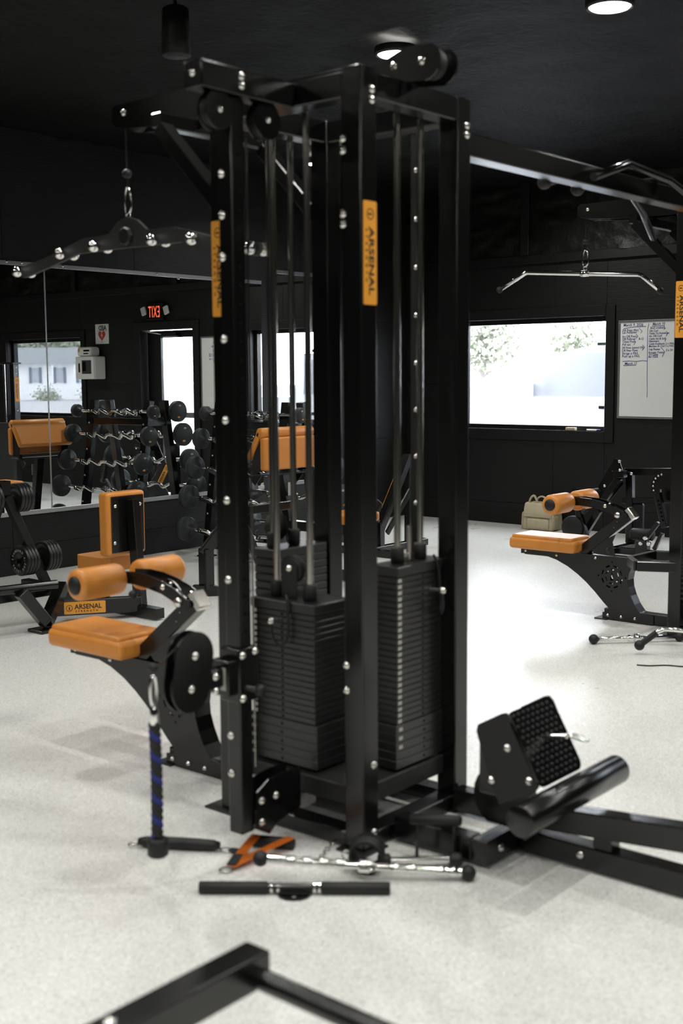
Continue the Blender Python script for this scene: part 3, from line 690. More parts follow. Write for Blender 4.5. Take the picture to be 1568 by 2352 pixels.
# ================================================================== LOW-ROW STATION (runs towards the viewer on the right)
LR = thing('low_row_station', 'black low-row floor frame with tread foot plate and round foot pipe, right foreground', 'gym machine', (3.1, 1.9, 0))
fx0, fx1 = 2.955, 3.345
part('frame_tube', B().box(fx0, fx0+.06, 1.976, 2.274, .012, .088, .004), 'black', LR)
part('frame_tube', B().box(fx1-.06, fx1, 1.976, 2.274, .012, .088, .004), 'black', LR)
part('frame_tube', B().box(fx0-.002, fx1+.002, 1.916, 1.975, .012, .088, .004), 'black', LR)
part('floor_beam', B().box(3.135, 3.205, -.9, 1.915, .010, .078, .004), 'black', LR)
part('seat_rail', B().beam((3.17, 1.90, .125), (3.17, -.3, .33), .065, .075, .004), 'black', LR)
part('rail_post', B().box(3.14, 3.20, 1.60, 1.66, .078, .125, .003), 'black', LR)
part('rail_end_band', B().beam((3.17, 1.335, .177), (3.17, 1.25, .186), .068, .078, .002), 'chrome', LR)
for y in (1.70, 1.15): inst('bolt', BX, (3.1345, y, .05), LR)
inst('bolt', BY, (3.03, 1.9155, .05), LR)
part('foot_pipe', B().lathe([(0, 0), (0, .043), (.003, .046), (.577, .046), (.58, .043), (.58, 0)], (2.785, 1.70, .257), (1, 0, 0), 32), 'black', LR)
part('pipe_bracket', B().beam((3.08, 1.72, .23), (3.08, 1.86, .10), .07, .05, .004), 'black', LR)
# foot plate box: side plates and ribbed tread
A_, B_, Cc, D_ = (1.735, .296), (1.852, .502), (1.945, .445), (1.885, .23)
side = [(1.75, .285), (1.738, .302), (1.835, .492), (1.85, .505), (1.868, .50), (1.95, .452), (1.955, .43), (1.90, .27), (1.87, .22)]
for xx in (2.95, 3.195): part('foot_plate_side', B().plate([side], (xx, 0, 0), (0, 1, 0), (0, 0, 1), .006), 'matte', LR)
td = V((0, B_[0]-A_[0], B_[1]-A_[1])); tn = V((0, -td.z, td.y)).normalized()
o3 = V((2.95, A_[0], A_[1])); tl = td.length
tread = part('foot_plate_tread', B().plate([rrect(0, .251, 0, tl, .03, 5)], o3, (1, 0, 0), td, .008), 'black', LR)
stud = B().lathe([(0, .0058), (.004, .0048), (.005, 0)], (0, 0, 0), tn, 6).mesh('tread_stud', 'rubber')
for i in range(8):
    for j in range(13):
        inst('tread_stud', stud, o3+V((.018+i*.0275+(j % 2)*.0138, 0, 0))+td*((.016+j*.0172)/tl)+tn*.0081, tread)
part('foot_plate_back', B().box(2.957, 3.194, 1.87, 1.95, .24, .40, .004), 'black', LR)
for q in ((1.845, .40), (1.77, .315), (1.90, .29)): inst('bolt', BX, (2.9495, q[0], q[1]), LR)
part('pulley_cover', B().plate([arc(1.93, .20, .10, -60, 240, 20)], (3.05, 0, 0), (0, 1, 0), (0, 0, 1), .05), 'black', LR)
hk = thing('cable_hook', 'small chrome spring hook sticking out of the tread foot plate', 'gym attachment', (3.08, 1.77, .40))
hb = V((3.08, 1.79, .415))
part('swivel', B().cyl(hb, hb+V((0, -.07, .012)), .008, 12), 'chrome', hk)
part('snap_hook', B().tube([hb+V((.012*math.sin(a), -.105+.035*math.cos(a), .017+.004*math.cos(a))) for a in [i*2*math.pi/18 for i in range(18)]], .004, 7, True), 'chrome', hk)

# ================================================================== ATTACHMENTS LYING ON THE FLOOR
# black straight bar with rubber grips
a0, a1 = FL(457, 2038, .018), FL(896, 2040, .018); u = (a1-a0).normalized(); L = (a1-a0).length
tb = thing('straight_bar', 'black straight cable bar with rubber grips lying nearest on the floor', 'gym attachment', ((a0+a1)/2).to_tuple()[:2]+(0,))
part('grip', B().cyl(a0, a0+u*L*.36, .018, 18, ch=.003), 'rubber', tb); part('grip', B().cyl(a1, a1-u*L*.36, .018, 18, ch=.003), 'rubber', tb)
part('bar', B().cyl(a0+u*L*.35, a1-u*L*.35, .0145, 16), 'black', tb)
for t in (.375, .41, .60, .625): part('collar', B().cyl(a0+u*L*t, a0+u*L*(t+.012), .016, 16), 'chrome', tb)
nrm = V((u.y, -u.x, 0)); nrm = nrm if nrm.dot(_F0) < 0 else -nrm
part('swivel_plate', B().plate([[(-.05, 0), (.05, 0), (.042, .02), (.022, .036), (0, .04), (-.022, .036), (-.042, .02)], list(reversed(arc(0, .018, .009, 0, 330, 12)))], a0+u*L*.5+nrm*.012+V((0, 0, -.012)), u, nrm, .007), 'black', tb)
# long chrome bar with ball ends
c0, c1 = FL(598, 1972, .066), FL(1075, 2005, .024); u = (c1-c0).normalized(); L = (c1-c0).length
lb = thing('curl_bar', 'long chrome cable bar with black ball ends lying across the floor', 'gym attachment', ((c0+c1)/2).to_tuple()[:2]+(0,))
part('bar_tube', B().cyl(c0, c1, .013, 16), 'chrome', lb)
for p, s in ((c0, 1), (c1, -1)): part('ball_end', B().sphere(p, .024, 16), 'rubber', lb)
for t in (.12, .2, .28, .36, .62, .70, .84, .9): part('knurl_ring', B().cyl(c0+u*L*t, c0+u*L*(t+.05), .0155, 16, ch=.003), 'chrome', lb)
part('hub_collar', B().cyl(c0+u*L*.47, c0+u*L*.53, .022, 18, ch=.004), 'chrome', lb)
part('hub_eye', B().tube([c0+u*L*.5+V((.02*math.sin(a)*.6, -.02*math.sin(a)*.8-.02, .002+.012*math.cos(a))) for a in [i*2*math.pi/14 for i in range(14)]], .004, 6, True), 'chrome', lb)
# second shorter black-ended bar behind
c0, c1 = c0.lerp(c1, .66)+V((.05, .09, -.015)), c0.lerp(c1, .97)+V((.075, .075, -.003)); c0.z = c1.z = .022; u = (c1-c0).normalized()
vb = thing('short_bar', 'short black-ended cable bar half under the long chrome bar', 'gym attachment', ((c0+c1)/2).to_tuple()[:2]+(0,))
part('bar_tube', B().cyl(c0, c1, .011, 14), 'chrome', vb)
for p in (c0, c1): part('rubber_end', B().cyl(p-u*.02, p+u*.02, .021, 16, ch=.005), 'rubber', vb)
# black padded strap handle
p0, p1 = FL(318, 1932, .02), FL(505, 1942, .02); u = (p1-p0).normalized(); q_ = V((-u.y, u.x, 0))
st = thing('padded_strap', 'black padded strap lying on the floor under the rope end', 'gym attachment', ((p0+p1)/2).to_tuple()[:2]+(0,))
Ls = (p1-p0).length
b = B(); pts = [p0+u*Ls*t for t in (0, .08, .25, .5, .75, .92, 1)]
b.tube(pts, [.011, .017, .019, .0195, .019, .017, .011], 12)
part('pad', b, 'rubber', st)
for p, s in ((p0, -1), (p1, 1)):
    part('metal_ring', B().tube([p+u*(s*.018+.016*math.cos(a))+q_*(.013*math.sin(a))+V((0, 0, -.012)) for a in [i*2*math.pi/16 for i in range(16)]], .003, 6, True), 'chrome', st)
w0 = p1+u*.03; w1 = FL(565, 1958, .006)
part('webbing', B().beam(w0+V((0, 0, -.012)), w1+V((0, 0, .003)), .03, .004, .001), 'rubber', st)
# orange webbing handle
oh = thing('webbing_handle', 'orange webbing cable handle with black grip lying on the floor', 'gym attachment', FL(610, 1965).to_tuple()[:2]+(0,))
g0, g1 = FL(578, 1930, .019), FL(676, 1938, .019)
part('grip', B().cyl(g0, g1, .019, 16, ch=.004), 'rubber', oh)
r0 = FL(530, 1994, .008)
for p in (g0.lerp(g1, .12), g0.lerp(g1, .93)):
    k = p.lerp(r0, .45)+V((0, 0, .004))
    b = B(); path = smoothpts([V((p.x, p.y, .040)), k+V((0, 0, .012)), V((r0.x, r0.y, .014))], 6)
    d_ = (r0-p); s2 = V((-d_.y, d_.x, 0)).normalized()*.017
    for i in range(len(path)-1):
        b.quad(path[i]-s2, path[i]+s2, path[i+1]+s2, path[i+1]-s2)
    bmesh.ops.solidify(b.bm, geom=list(b.bm.faces), thickness=.003)
    part('webbing', b, 'oweb', oh)
part('stitched_end', B().beam(r0.lerp(g0, .02)+V((0, 0, .008)), r0.lerp(g0, .35)+V((0, 0, .012)), .03, .006, .001), 'rubber', oh)
part('metal_ring', B().tube([r0+V((-.014+.02*math.cos(a), .02*math.sin(a)+.006, -.003)) for a in [i*2*math.pi/18 for i in range(18)]], .0032, 6, True), 'chrome', oh)
# ankle cuff and coiled chain beside the tower foot
cf = thing('ankle_cuff', 'black padded ankle cuff standing on the floor against the front tower post', 'gym attachment', (2.76, 2.21, 0))
cc = FL(842, 1975); ring = []
b = B(); n = 26
outer, inner = .052, .042
c3 = V((2.722, 2.197, .057)); axu = V((.5, -.86, 0)).normalized(); axv = V((0, 0, 1)); axn = axu.cross(axv)
for rr, w_ in ((outer, .034),):
    b.lathe([(-w_, inner), (-w_, outer), (w_, outer), (w_, inner), (-w_, inner)], c3, axn, n)
part('cuff', b, 'rubber', cf)
part('velcro_strap', B().lathe([(-.012, outer), (-.012, outer+.003), (.012, outer+.003), (.012, outer)], c3, axn, n), 'matte', cf)
part('metal_ring', B().tube([c3+axu*(-outer-.012+.014*math.cos(a))+axv*(.014*math.sin(a)-.01) for a in [i*2*math.pi/16 for i in range(16)]], .003, 6, True), 'chrome', cf)
ch = thing('link_chain', 'short chrome link chain lying beside the front tower post', 'chain', FL(748, 1962).to_tuple()[:2]+(0,))
for k in range(5):
    c = FL(738+k*7, 1968-k*9, .007); dr = V((.6, .8, 0)) if k % 2 else V((.8, .6, .0)).normalized()
    pv = V((0, 0, 1)) if k % 2 else V((-dr.y, dr.x, 0))
    part('link', B().tube([c+dr*(.014*math.cos(a))+pv*(.0065*math.sin(a)) for a in [i*2*math.pi/12 for i in range(12)]], .0022, 5, True), 'chrome', ch)
# D handle leaning on the low-row frame
dh = thing('stirrup_handle', 'thin black stirrup handle standing against the low-row frame', 'gym attachment', (2.94, 2.12, 0))
e0, e1 = V((2.90, 2.14, .006)), V((2.945, 2.03, .006))
part('stirrup', B().tube([e0, e0+V((0, 0, .11)), e1+V((0, 0, .125)), e1], .006, 8), 'black', dh)
part('grip', B().cyl(e0+V((-.008, .02, .118)), e1+V((.008, -.02, .13)), .017, 14, ch=.003), 'rubber', dh)
# bars on the floor by the far tower
def at_floor(lbl, ps, r, name, ends=(1, 1)):
    t = thing(name, lbl, 'gym attachment', V(ps[len(ps)//2]).to_tuple()[:2]+(0,))
    part('bar_tube', B().tube(ps, r, 12), 'chrome', t)
    if ends[0]: part('ball_end', B().sphere(ps[0], .028, 16), 'rubber', t)
    if ends[1]: part('ball_end', B().sphere(ps[-1], .028, 16), 'rubber', t)
    return t
c0, c1 = FL(1363, 1468, .028), FL(1560, 1462, .028)
t = at_floor('chrome straight bar with black ball ends on the floor at the right', [c0, c1], .012, 'row_bar')
part('hub_collar', B().cyl(c0.lerp(c1, .47), c0.lerp(c1, .53), .024, 16, ch=.004).cyl(c0.lerp(c1, .40), c0.lerp(c1, .42), .018, 14), 'chrome', t)
c0 = FL(1468, 1482, .05)
t = at_floor('bent chrome handle bar with dark grip resting across the straight bar', [c0, FL(1512, 1450, .13), FL(1524, 1445, .14), FL(1545, 1446, .14), FL(1600, 1452, .12), FL(1640, 1475, .029)], .013, 'bent_bar')
part('grip_sleeve', B().cyl(c0.lerp(FL(1512, 1450, .13), .15), c0.lerp(FL(1512, 1450, .13), .92), .017, 14), 'rubber', t)

# ================================================================== FOREGROUND FRAME
fg = thing('weight_bench', 'out-of-focus black square tube bench corner at the bottom edge', 'gym machine', (1.4, 1.5, 0))
z1 = .38; c = FL(559, 2165, z1); c2 = FL(607, 2190, z1)
part('square_tube', B().box(c.x-1.15, c.x+.012, c2.y, c2.y+.066, z1-.07, z1, .005, 2), 'black', fg)
part('round_tube', B().cyl((c.x-.022, c2.y+.002, z1-.045), (c.x-.022, c2.y-1.1, z1-.045), .021, 18), 'black', fg)
part('leg', B().box(c.x-1.15, c.x-1.08, c2.y, c2.y+.066, 0, z1-.07, .004), 'black', fg)
part('leg', B().cyl((c.x-.022, c2.y-1.07, .0), (c.x-.022, c2.y-1.07, z1-.045), .021, 16), 'black', fg)
part('leg', B().box(c.x-.62, c.x-.55, c2.y, c2.y+.066, 0, z1-.07, .004), 'black', fg)
p = FL(243, 2345, z1); inst('bolt', B().lathe([(0, .014), (.006, .013), (.01, 0)], (0, 0, 0), (0, 0, 1), 12).mesh('bolt', 'zinc'), (p.x, c2.y+.035, z1), fg)

# ================================================================== BARBELL RACK by the mirror
XC = 7.15
rk = thing('barbell_rack', 'black A-frame rack full of wavy curl barbells in front of the mirror', 'rack', (XC, 6.89, 0))
RN, RF = 6.50, 7.26
for yy in (RN, RF):
    for s in (-1, 1):
        part('leg', B().beam((XC+s*.265, yy, .01), (XC+s*.085, yy, 1.285), .06, .075, .004, (0, 1, 0)), 'black', rk)
        part('foot', B().box(XC+s*.27-.06, XC+s*.27+.06, yy-.06, yy+.06, 0, .012, .002), 'black', rk)
    part('end_brace', B().box(XC-.22, XC+.22, yy-.025, yy+.025, .24, .30, .003), 'black', rk)
    part('end_brace', B().box(XC-.12, XC+.12, yy-.022, yy+.022, 1.06, 1.12, .003), 'black', rk)
for s, z in ((-1, 1.10), (1, 1.10), (-1, .10), (1, .10)):
    xx = XC+s*(.265-.18*(z/1.285)); part('long_beam', B().box(xx-.028, xx+.028, RN+.04, RF-.04, z-.03, z+.03, .003), 'black', rk)
for yy in (RN, RF):
    for z in (.12, .36, .6, .84, 1.08):
        for s in (-1,):
            xx = XC+s*(.265-.18*(z/1.285))-.04; inst('bolt', BXs, (xx-.0, yy, z), rk)
tiers = [(1.189, 7.007), (.98, 6.95), (.74, 6.874), (.50, 6.798), (.235, 6.765)]
head_r = [(.060, .094), (.086, .104), (.096, .108), (.100, .110), (.100, .112)]
ord_ = ['topmost', 'second-highest', 'middle', 'second-lowest', 'lowest']
def barbell(x, z, r, side, k):
    lbl = ('%s wavy chrome curl barbell on the left side of the rack' if side < 0 else '%s wavy chrome curl barbell on the far side of the rack') % ord_[k]
    t = thing('curl_barbell', lbl, 'barbell', (x, 6.84, z-r), 'curl barbells on the rack')
    ya, yb = 6.285, 7.405
    prof = [(0, 0), (.19, 0), (.245, -.028), (.32, .012), (.395, -.03), (.46, -.004), (.54, -.004), (.605, -.03), (.68, .012), (.755, -.028), (.81, 0), (1, 0)]
    path = smoothpts([V((x+side*a*.9, ya+.045+(yb-ya-.09)*q, z+a*1.0)) for q, a in prof], 4)
    part('bar_tube', B().tube(path, .014, 10), 'chrome', t)
    for y_, d_ in ((ya, 1), (yb, -1)):
        h_ = part('weight_head', B().lathe([(0, 0), (0, r-.006), (.006, r), (.046, r), (.052, r-.008), (.053, r*.55), (.058, r*.5), (.066, .022), (.078, .018), (.078, 0)], (x, y_, z), (0, d_, 0), 28), 'greyrub', t)
        if d_ == 1:
            part('head_marking', B().plate([arc(0, 0, r*.16, 0, 340, 10, r*.09)], (x-r*.05, y_-.0008, z+r*.55), (1, 0, 0), (0, 0, 1), -.0006), 'stk', h_)
            part('head_marking', B().plate([arc(0, 0, r*.17, 0, 340, 10, r*.09)], (x+r*.1, y_-.0008, z-r*.55), (1, 0, 0), (0, 0, 1), -.0006), 'olabel', h_)
        else:
            part('head_marking', B().plate([arc(0, 0, r*.16, 0, 340, 10, r*.09)], (x+r*.05, y_+.0008, z+r*.55), (1, 0, 0), (0, 0, 1), .0006), 'stk', h_)
            part('head_marking', B().plate([arc(0, 0, r*.17, 0, 340, 10, r*.09)], (x-r*.1, y_+.0008, z-r*.55), (1, 0, 0), (0, 0, 1), .0006), 'olabel', h_)
for k, (z, x) in enumerate(tiers):
    for s in (-1, 1):
        xx = x if s < 0 else 2*XC-x
        lx = XC+s*(.265-.18*(z/1.285))
        for yy in (RN, RF):
            yo = yy+(.045 if yy == RN else -.045)
            o = [(lx, z-.075), (lx+s*.02, z-.075), (xx+s*.005, z-.03), (xx+s*.03, z-.018), (xx+s*.034, z+.02), (xx+s*.026, z+.02), (xx+s*.018, z-.0135), (xx-s*.012, z-.0135), (lx, z-.03)]
            if s > 0: o = list(reversed(o))
            part('bar_hook', B().plate([o], (0, yo, 0), (1, 0, 0), (0, 0, 1), .008), 'black', rk)
        barbell(xx, z, head_r[k][0 if s < 0 else 1], s, k)

# ================================================================== PREACHER CURL BENCH
pb = thing('preacher_bench', 'orange-padded preacher curl bench behind the guide rods of the near tower', 'bench', (6.6, 5.95, 0))
x0, x1, yf = 6.38, 6.96, 6.10
part('chest_pad', B().box(x0, x1, yf, yf+.055, .80, 1.045, .018, 3), 'orange', pb)
part('top_pad', B().cyl((x0, yf+.055, 1.075), (x1, yf+.055, 1.075), .042, 20, ch=.012), 'orange', pb)
part('arm_pad', B().beam((x0, yf+.118, .985), (x1, yf+.118, .985), .25, .05, .018, (0, .86, .5), 3), 'orange', pb)
part('pad_backing', B().plate([[(yf+.02, .80), (yf+.05, 1.03), (yf+.08, 1.03), (yf+.15, .86), (yf+.14, .77)]], (x0+.02, 0, 0), (0, 1, 0), (0, 0, 1), .004), 'black', pb)
part('pad_backing', B().plate([[(yf+.02, .80), (yf+.05, 1.03), (yf+.08, 1.03), (yf+.15, .86), (yf+.14, .77)]], (x1-.03, 0, 0), (0, 1, 0), (0, 0, 1), .004), 'black', pb)
part('pad_shelf', B().box(x0+.01, x1-.02, yf+.02, yf+.15, .76, .772, .002), 'matte', pb)
part('post', B().beam((6.66, 6.05, .02), (6.66, 6.18, .765), .06, .075, .004), 'black', pb)
part('base_beam', B().box(6.625, 6.695, 5.25, 6.22, .01, .075, .004), 'black', pb)
part('cross_foot', B().box(6.42, 6.90, 6.14, 6.2, .0, .06, .004), 'black', pb); part('cross_foot', B().box(6.44, 6.88, 5.22, 5.28, .0, .06, .004), 'black', pb)
part('seat_post', B().box(6.63, 6.69, 5.5, 5.56, .07, .44, .004), 'black', pb)
part('seat_pad', B().box(6.48, 6.84, 5.38, 5.68, .44, .51, .02, 3), 'orange', pb)
part('adjuster_tube', B().box(6.625, 6.695, 5.56, 6.08, .34, .41, .004), 'black', pb)
part('number_sticker', B().box(6.548, 6.612, 5.999, 6.0005, .70, .758) if False else B().box(6.63, 6.69, 6.098, 6.0995, .60, .70), 'stk', pb)
part('bar_catch', B().plate([[(6.26, .86), (6.34, .74), (6.36, .70), (6.30, .70), (6.22, .80), (6.20, .88)]], (0, 0, 0), (0, 1, 0), (0, 0, 1), .02) if False else B().beam((6.43, 6.2, .78), (6.43, 6.27, .70), .01, .06, .002).beam((6.9, 6.2, .78), (6.9, 6.27, .70), .01, .06, .002), 'black', pb)

# ================================================================== PLATE-LOADED SEAT MACHINE (left, with upright orange back pad)
sm = thing('seated_machine', 'black plate-loaded machine with upright orange back pad near the mirror', 'gym machine', (4.7, 5.9, 0))
mx = 4.855
part('back_pad', B().box(4.695, 5.005, 5.84, 5.93, .385, .785, .022, 3), 'orange', sm)
part('pad_plate', B().box(4.725, 4.985, 5.832, 5.842, .405, .76, .004), 'black', sm)
part('mast', B().beam((mx+.01, 5.80, .74), (mx+.03, 5.77, .05), .075, .055, .004), 'black', sm)
for q in ((4.755, .70), (4.95, .70), (4.745, .47), (4.95, .47)): inst('bolt', BY, (q[0], 5.8315, q[1]), sm)
part('seat_pad', B().plate([rrect(4.77, 5.06, 5.95, 6.28, .05, 4)], (0, 0, .27), (1, 0, 0), (0, 1, 0), .085), 'orange', sm)
part('seat_post', B().box(4.80, 4.87, 6.05, 6.12, .07, .27, .003), 'black', sm)
part('base_beam', B().box(4.82, 4.89, 5.55, 6.5, .01, .075, .003), 'black', sm)
lp0, lp1 = V((4.36, 5.98, .10)), V((4.86, 5.74, .085))
part('side_beam', B().beam(lp0, lp1, .06, .095, .004), 'black', sm)
ud = (lp1-lp0).normalized(); nn = V((ud.y, -ud.x, 0)); nn = nn if nn.dot(_F0) < 0 else -nn
label_plate(sm, lp0+ud*.07+nn*.031+V((0, 0, -.037)), ud, (0, 0, 1), .255, .075)
part('bent_strut', B().beam((4.07, 5.87, .255), (4.225, 5.85, .05), .07, .07, .004), 'black', sm)
part('bent_strut', B().beam((4.225, 5.85, .05), (4.44, 5.97, .235), .07, .07, .004), 'black', sm)
part('foot_plate', B().box(4.14, 4.31, 5.78, 5.92, 0, .02, .003), 'black', sm)
part('handle_tube', B().cyl((3.6, 6.02, .27), (4.31, 5.85, .27), .028, 16), 'black', sm)
part('cross_tube', B().beam((3.7, 6.25, .16), (4.5, 6.05, .2), .06, .06, .004), 'black', sm)

# ================================================================== PLATE TREE (far left)
pt = thing('plate_tree', 'black A-frame weight tree at the left edge', 'rack', (4.9, 7.0, 0))
part('leg', B().beam((4.74, 7.0, .74), (5.075, 7.0, .03), .06, .06, .004, (0, 1, 0)), 'matte', pt)
part('leg', B().beam((4.74, 7.0, .74), (4.45, 7.0, .03), .06, .06, .004, (0, 1, 0)), 'matte', pt)
part('top_cap', B().box(4.70, 4.78, 6.96, 7.04, .70, .80, .004), 'black', pt)
part('foot_beam', B().box(4.40, 5.15, 6.96, 7.04, 0, .05, .004), 'black', pt)
part('foot_beam', B().box(5.05, 5.12, 6.72, 7.28, .0, .05, .004), 'black', pt)
def plates(x, z, dirx, n, r, th, lbl, deco=False):
    part('horn', B().cyl((x, 7.0-.0, z), (x+dirx*(n*th+.06), 7.0, z), .012, 12), 'black', pt)
    for k in range(n):
        xx = x+dirx*(.035+k*th)
        t = thing('weight_plate', lbl[k], 'weight plate', (xx, 7.0, z-r), 'small black iron plates on the weight tree')
        part('disc', B().lathe([(0, .0125), (0, .035), (.002, .04), (.004, r-.024), (.0, r-.02), (.0, r-.004), (.004, r), (th-.006, r), (th-.002, r-.004), (th-.002, .0125), (0, .0125)], (xx, 7.0, z), (dirx, 0, 0), 32), 'iron', t)
        if deco and k == n-1:
            rr = r*.68; xf = xx+dirx*(th-.0015)
            s_ = 'STANDARD 4.5KG 10LBS '
            for i, chx in enumerate(s_):
                if chx == ' ': continue
                a = math.radians(175-i*360/len(s_)); c_ = V((xf+dirx*.0012, 7.0-rr*math.cos(a), z+rr*math.sin(a)))
                up = V((0, -math.cos(a), math.sin(a))); rt = up.cross(V((dirx, 0, 0)))
                rt = V((0, -math.sin(a), -math.cos(a))) if dirx < 0 else V((0, math.sin(a), math.cos(a)))
                text('lettering', chx, 'stk', t, c_-rt*.008-up*.008, rt, up, .024, bold=.0005)
    return
on_ = ['innermost', 'second', 'third', 'fourth', 'outermost']
def names(where, n): return ['%s small iron plate on the %s of the weight tree' % (on_[k] if k < n-1 else 'outermost', where) for k in range(n)]
plates(4.985, .235, -1, 4, .107, .026, names('lower left horn', 4), True)
plates(5.0, .245, 1, 4, .107, .026, names('lower right horn', 4))
plates(4.79, .675, 1, 4, .100, .026, names('upper right horn', 4))
plates(4.72, .685, -1, 4, .100, .026, names('upper left horn', 4))
plates(4.52, .235, -1, 3, .107, .026, names('far lower left horn', 3))

# ================================================================== LEG MACHINE near the window wall (right background)
lm = thing('leg_machine', 'black linkage leg machine near the wall behind the far pull-down seat', 'gym machine', (9.3, 4.5, 0))
def pl(pts, X, th, m, nm):
    q = [PX(*p, X) for p in pts]; part(nm, B().plate([[(p.y, p.z) for p in q]], (X, 0, 0), (0, 1, 0), (0, 0, 1), th), m, lm)
def bm_(a, b_, X, w1, w2, nm='frame_tube', m='black', X2=None):
    part(nm, B().beam(PX(*a, X), PX(*b_, X if X2 is None else X2), w1, w2, .004, (1, 0, 0)), m, lm)
pl([(1411, 1053), (1421, 1056), (1430, 1082), (1430, 1112), (1398, 1152), (1376, 1150), (1374, 1117), (1379, 1108)], 9.3, .008, 'black', 'upright_plate')
bm_((1422, 1098), (1373, 1168), 9.22, .055, .055)
bm_((1409, 1089), (1436, 1089), 9.22, .06, .07, 'pivot_block')
for q in ((1423, 1080), (1449, 1088), (1388, 1116), (1422, 1060)): inst('bolt', BX, PX(*q, 9.185), lm)
bm_((1436, 1083), (1545, 1083), 9.4, .06, .04); bm_((1430, 1150), (1545, 1148), 9.4, .05, .04)
bm_((1447, 1083), (1447, 1240), 9.4, .06, .06)
bm_((1321, 1122), (1332, 1190), 9.1, .05, .05, 'perforated_tube'); bm_((1332, 1190), (1345, 1232), 9.1, .05, .05)
part('roller_pad', B().cyl(PX(1336, 1136, 9.15), PX(1366, 1134, 9.15)+V((.3, 0, 0)), .04, 18, ch=.01), 'rubber', lm)
part('weight_disc', B().cyl(PX(1312, 1212, 9.05), PX(1312, 1212, 9.05)+V((.05, 0, 0)), .10, 24, ch=.006), 'rubber', lm)
bm_((1334, 1240), (1376, 1172), 9.2, .05, .055)
pl([(1496, 1108), (1502, 1095), (1512, 1086), (1545, 1084), (1545, 1150), (1512, 1148), (1500, 1138), (1494, 1124)], 9.1, .02, 'black', 'cam_plate')
for k in range(9):
    a = math.radians(100+k*20); c_ = PX(1522, 1118, 9.099); inst('bolt', BXs, c_+V((0, .10*math.cos(a-1.57), .10*math.sin(a))) if False else c_+V((0, -.085*math.cos(a), .10*math.sin(a))), lm)
bm_((1510, 1132), (1527, 1212), 9.0, .05, .055, 'perforated_tube')
hm2 = B().lathe([(0, .0095), (.0005, .0095), (.0005, 0)], (0, 0, 0), (-1, 0, 0), 10).mesh('adjustment_hole', 'dark')
for k in range(7):
    p = PX(1511.5+k*2.1, 1150+k*9, 8.973); inst('adjustment_hole', hm2, p, lm)
part('axle', B().cyl(PX(1505, 1119, 9.15), PX(1540, 1119, 9.15), .012, 12), 'steel', lm)
part('sticker', B().beam(PX(1517, 1124, 9.05), PX(1517, 1133, 9.05), .002, .028, 0, (1, 0, 0)), 'stk', lm)
part('sticker', B().beam(PX(1523, 1226, 9.05), PX(1523, 1238, 9.05), .002, .035, 0, (1, 0, 0)), 'stk', lm)
part('roller_pad', B().cyl(PX(1450, 1226, 9.15), PX(1500, 1229, 9.15), .05, 20, ch=.012), 'rubber', lm)
bm_((1512, 1200), (1482, 1240), 9.0, .03, .04, 'linkage', 'matte'); bm_((1520, 1225), (1502, 1262), 9.0, .03, .035, 'linkage', 'black')
for q in ((1472, 1247), (1482, 1235), (1490, 1248)): part('link_bolt', B().lathe([(0, .02), (.015, .02), (.02, .012), (.02, 0)], PX(*q, 8.97), (-1, 0, 0), 8, False), 'chrome', lm)
b = B(); p = PX(1478, 1250, 9.0); b.box(8.96, 9.03, p.y-.045, p.y+.06, .0, p.z+.03, .004); part('support_post', b, 'black', lm)
p = PX(1447, 1240, 9.4); part('base_beam', B().box(9.0, 9.45, p.y-.03, p.y+.03, 0, .05, .003), 'black', lm)
p0 = PX(1340, 1232, 9.1); p1 = PX(1545, 1232, 9.1); part('base_beam', B().box(9.08, 9.15, p1.y, p0.y, 0, .05, .003), 'black', lm)
p = PX(1455, 1200, 9.4); part('rear_pad', B().obox((9.42, p.y, .22), (.06, .16, .36), None, .02, 2), 'rubber', lm)

# ================================================================== CANVAS BAG
bg = thing('tote_bag', 'tan canvas tote bag with handles on the floor against the black wall', 'bag', (10.09, 5.93, 0))
def lump(x0, x1, y0, y1, z0, z1, tap, m, nm, amp=.006, seed=0):
    b = B(); b.box(x0, x1, y0, y1, z0, z1, .02, 2)
    bmesh.ops.subdivide_edges(b.bm, edges=list(b.bm.edges), cuts=3, use_grid_fill=True)
    cx, cy = (x0+x1)/2, (y0+y1)/2
    for v in b.bm.verts:
        t = (v.co.z-z0)/(z1-z0); k = 1-tap*t*t
        v.co.x = cx+(v.co.x-cx)*k; v.co.y = cy+(v.co.y-cy)*(1-tap*.35*t)
        v.co += V((NZ.noise(v.co*9+V((seed, 0, 0))), NZ.noise(v.co*9+V((0, seed+3, 0))), .6*NZ.noise(v.co*8)))*amp
    for f in b.bm.faces: f.smooth = True
    return part(nm, b, m, bg)
lump(9.985, 10.19, 5.765, 6.10, .0, .262, .18, 'tan', 'bag_body', .012)
lump(9.972, 9.995, 5.80, 6.05, .008, .12, .0, 'tan', 'front_pocket', .004, 5)
lump(9.98, 10.1, 6.085, 6.115, .01, .17, .1, 'tand', 'side_pocket', .004, 2); lump(9.98, 10.1, 5.75, 5.778, .01, .15, .1, 'tand', 'side_pocket', .004, 8)
part('webbing_band', B().box(9.974, 9.985, 5.78, 6.08, .128, .150, .002), 'tand', bg)
def strap(ps):
    b = B(); q = smoothpts(ps, 6)
    for i in range(len(q)-1):
        s2 = V((0, 0, .012)) if abs((q[i+1]-q[i]).z) < .6*(q[i+1]-q[i]).length else V((0, .012, 0)); b.quad(q[i]-s2, q[i]+s2, q[i+1]+s2, q[i+1]-s2)
    bmesh.ops.solidify(b.bm, geom=list(b.bm.faces), thickness=.003); return b
part('handle', B().tube(smoothpts([(10.05, 5.98, .23), (10.045, 5.965, .30), (10.045, 5.92, .325), (10.045, 5.87, .30), (10.05, 5.855, .23)], 6), .009, 6), 'tand', bg)
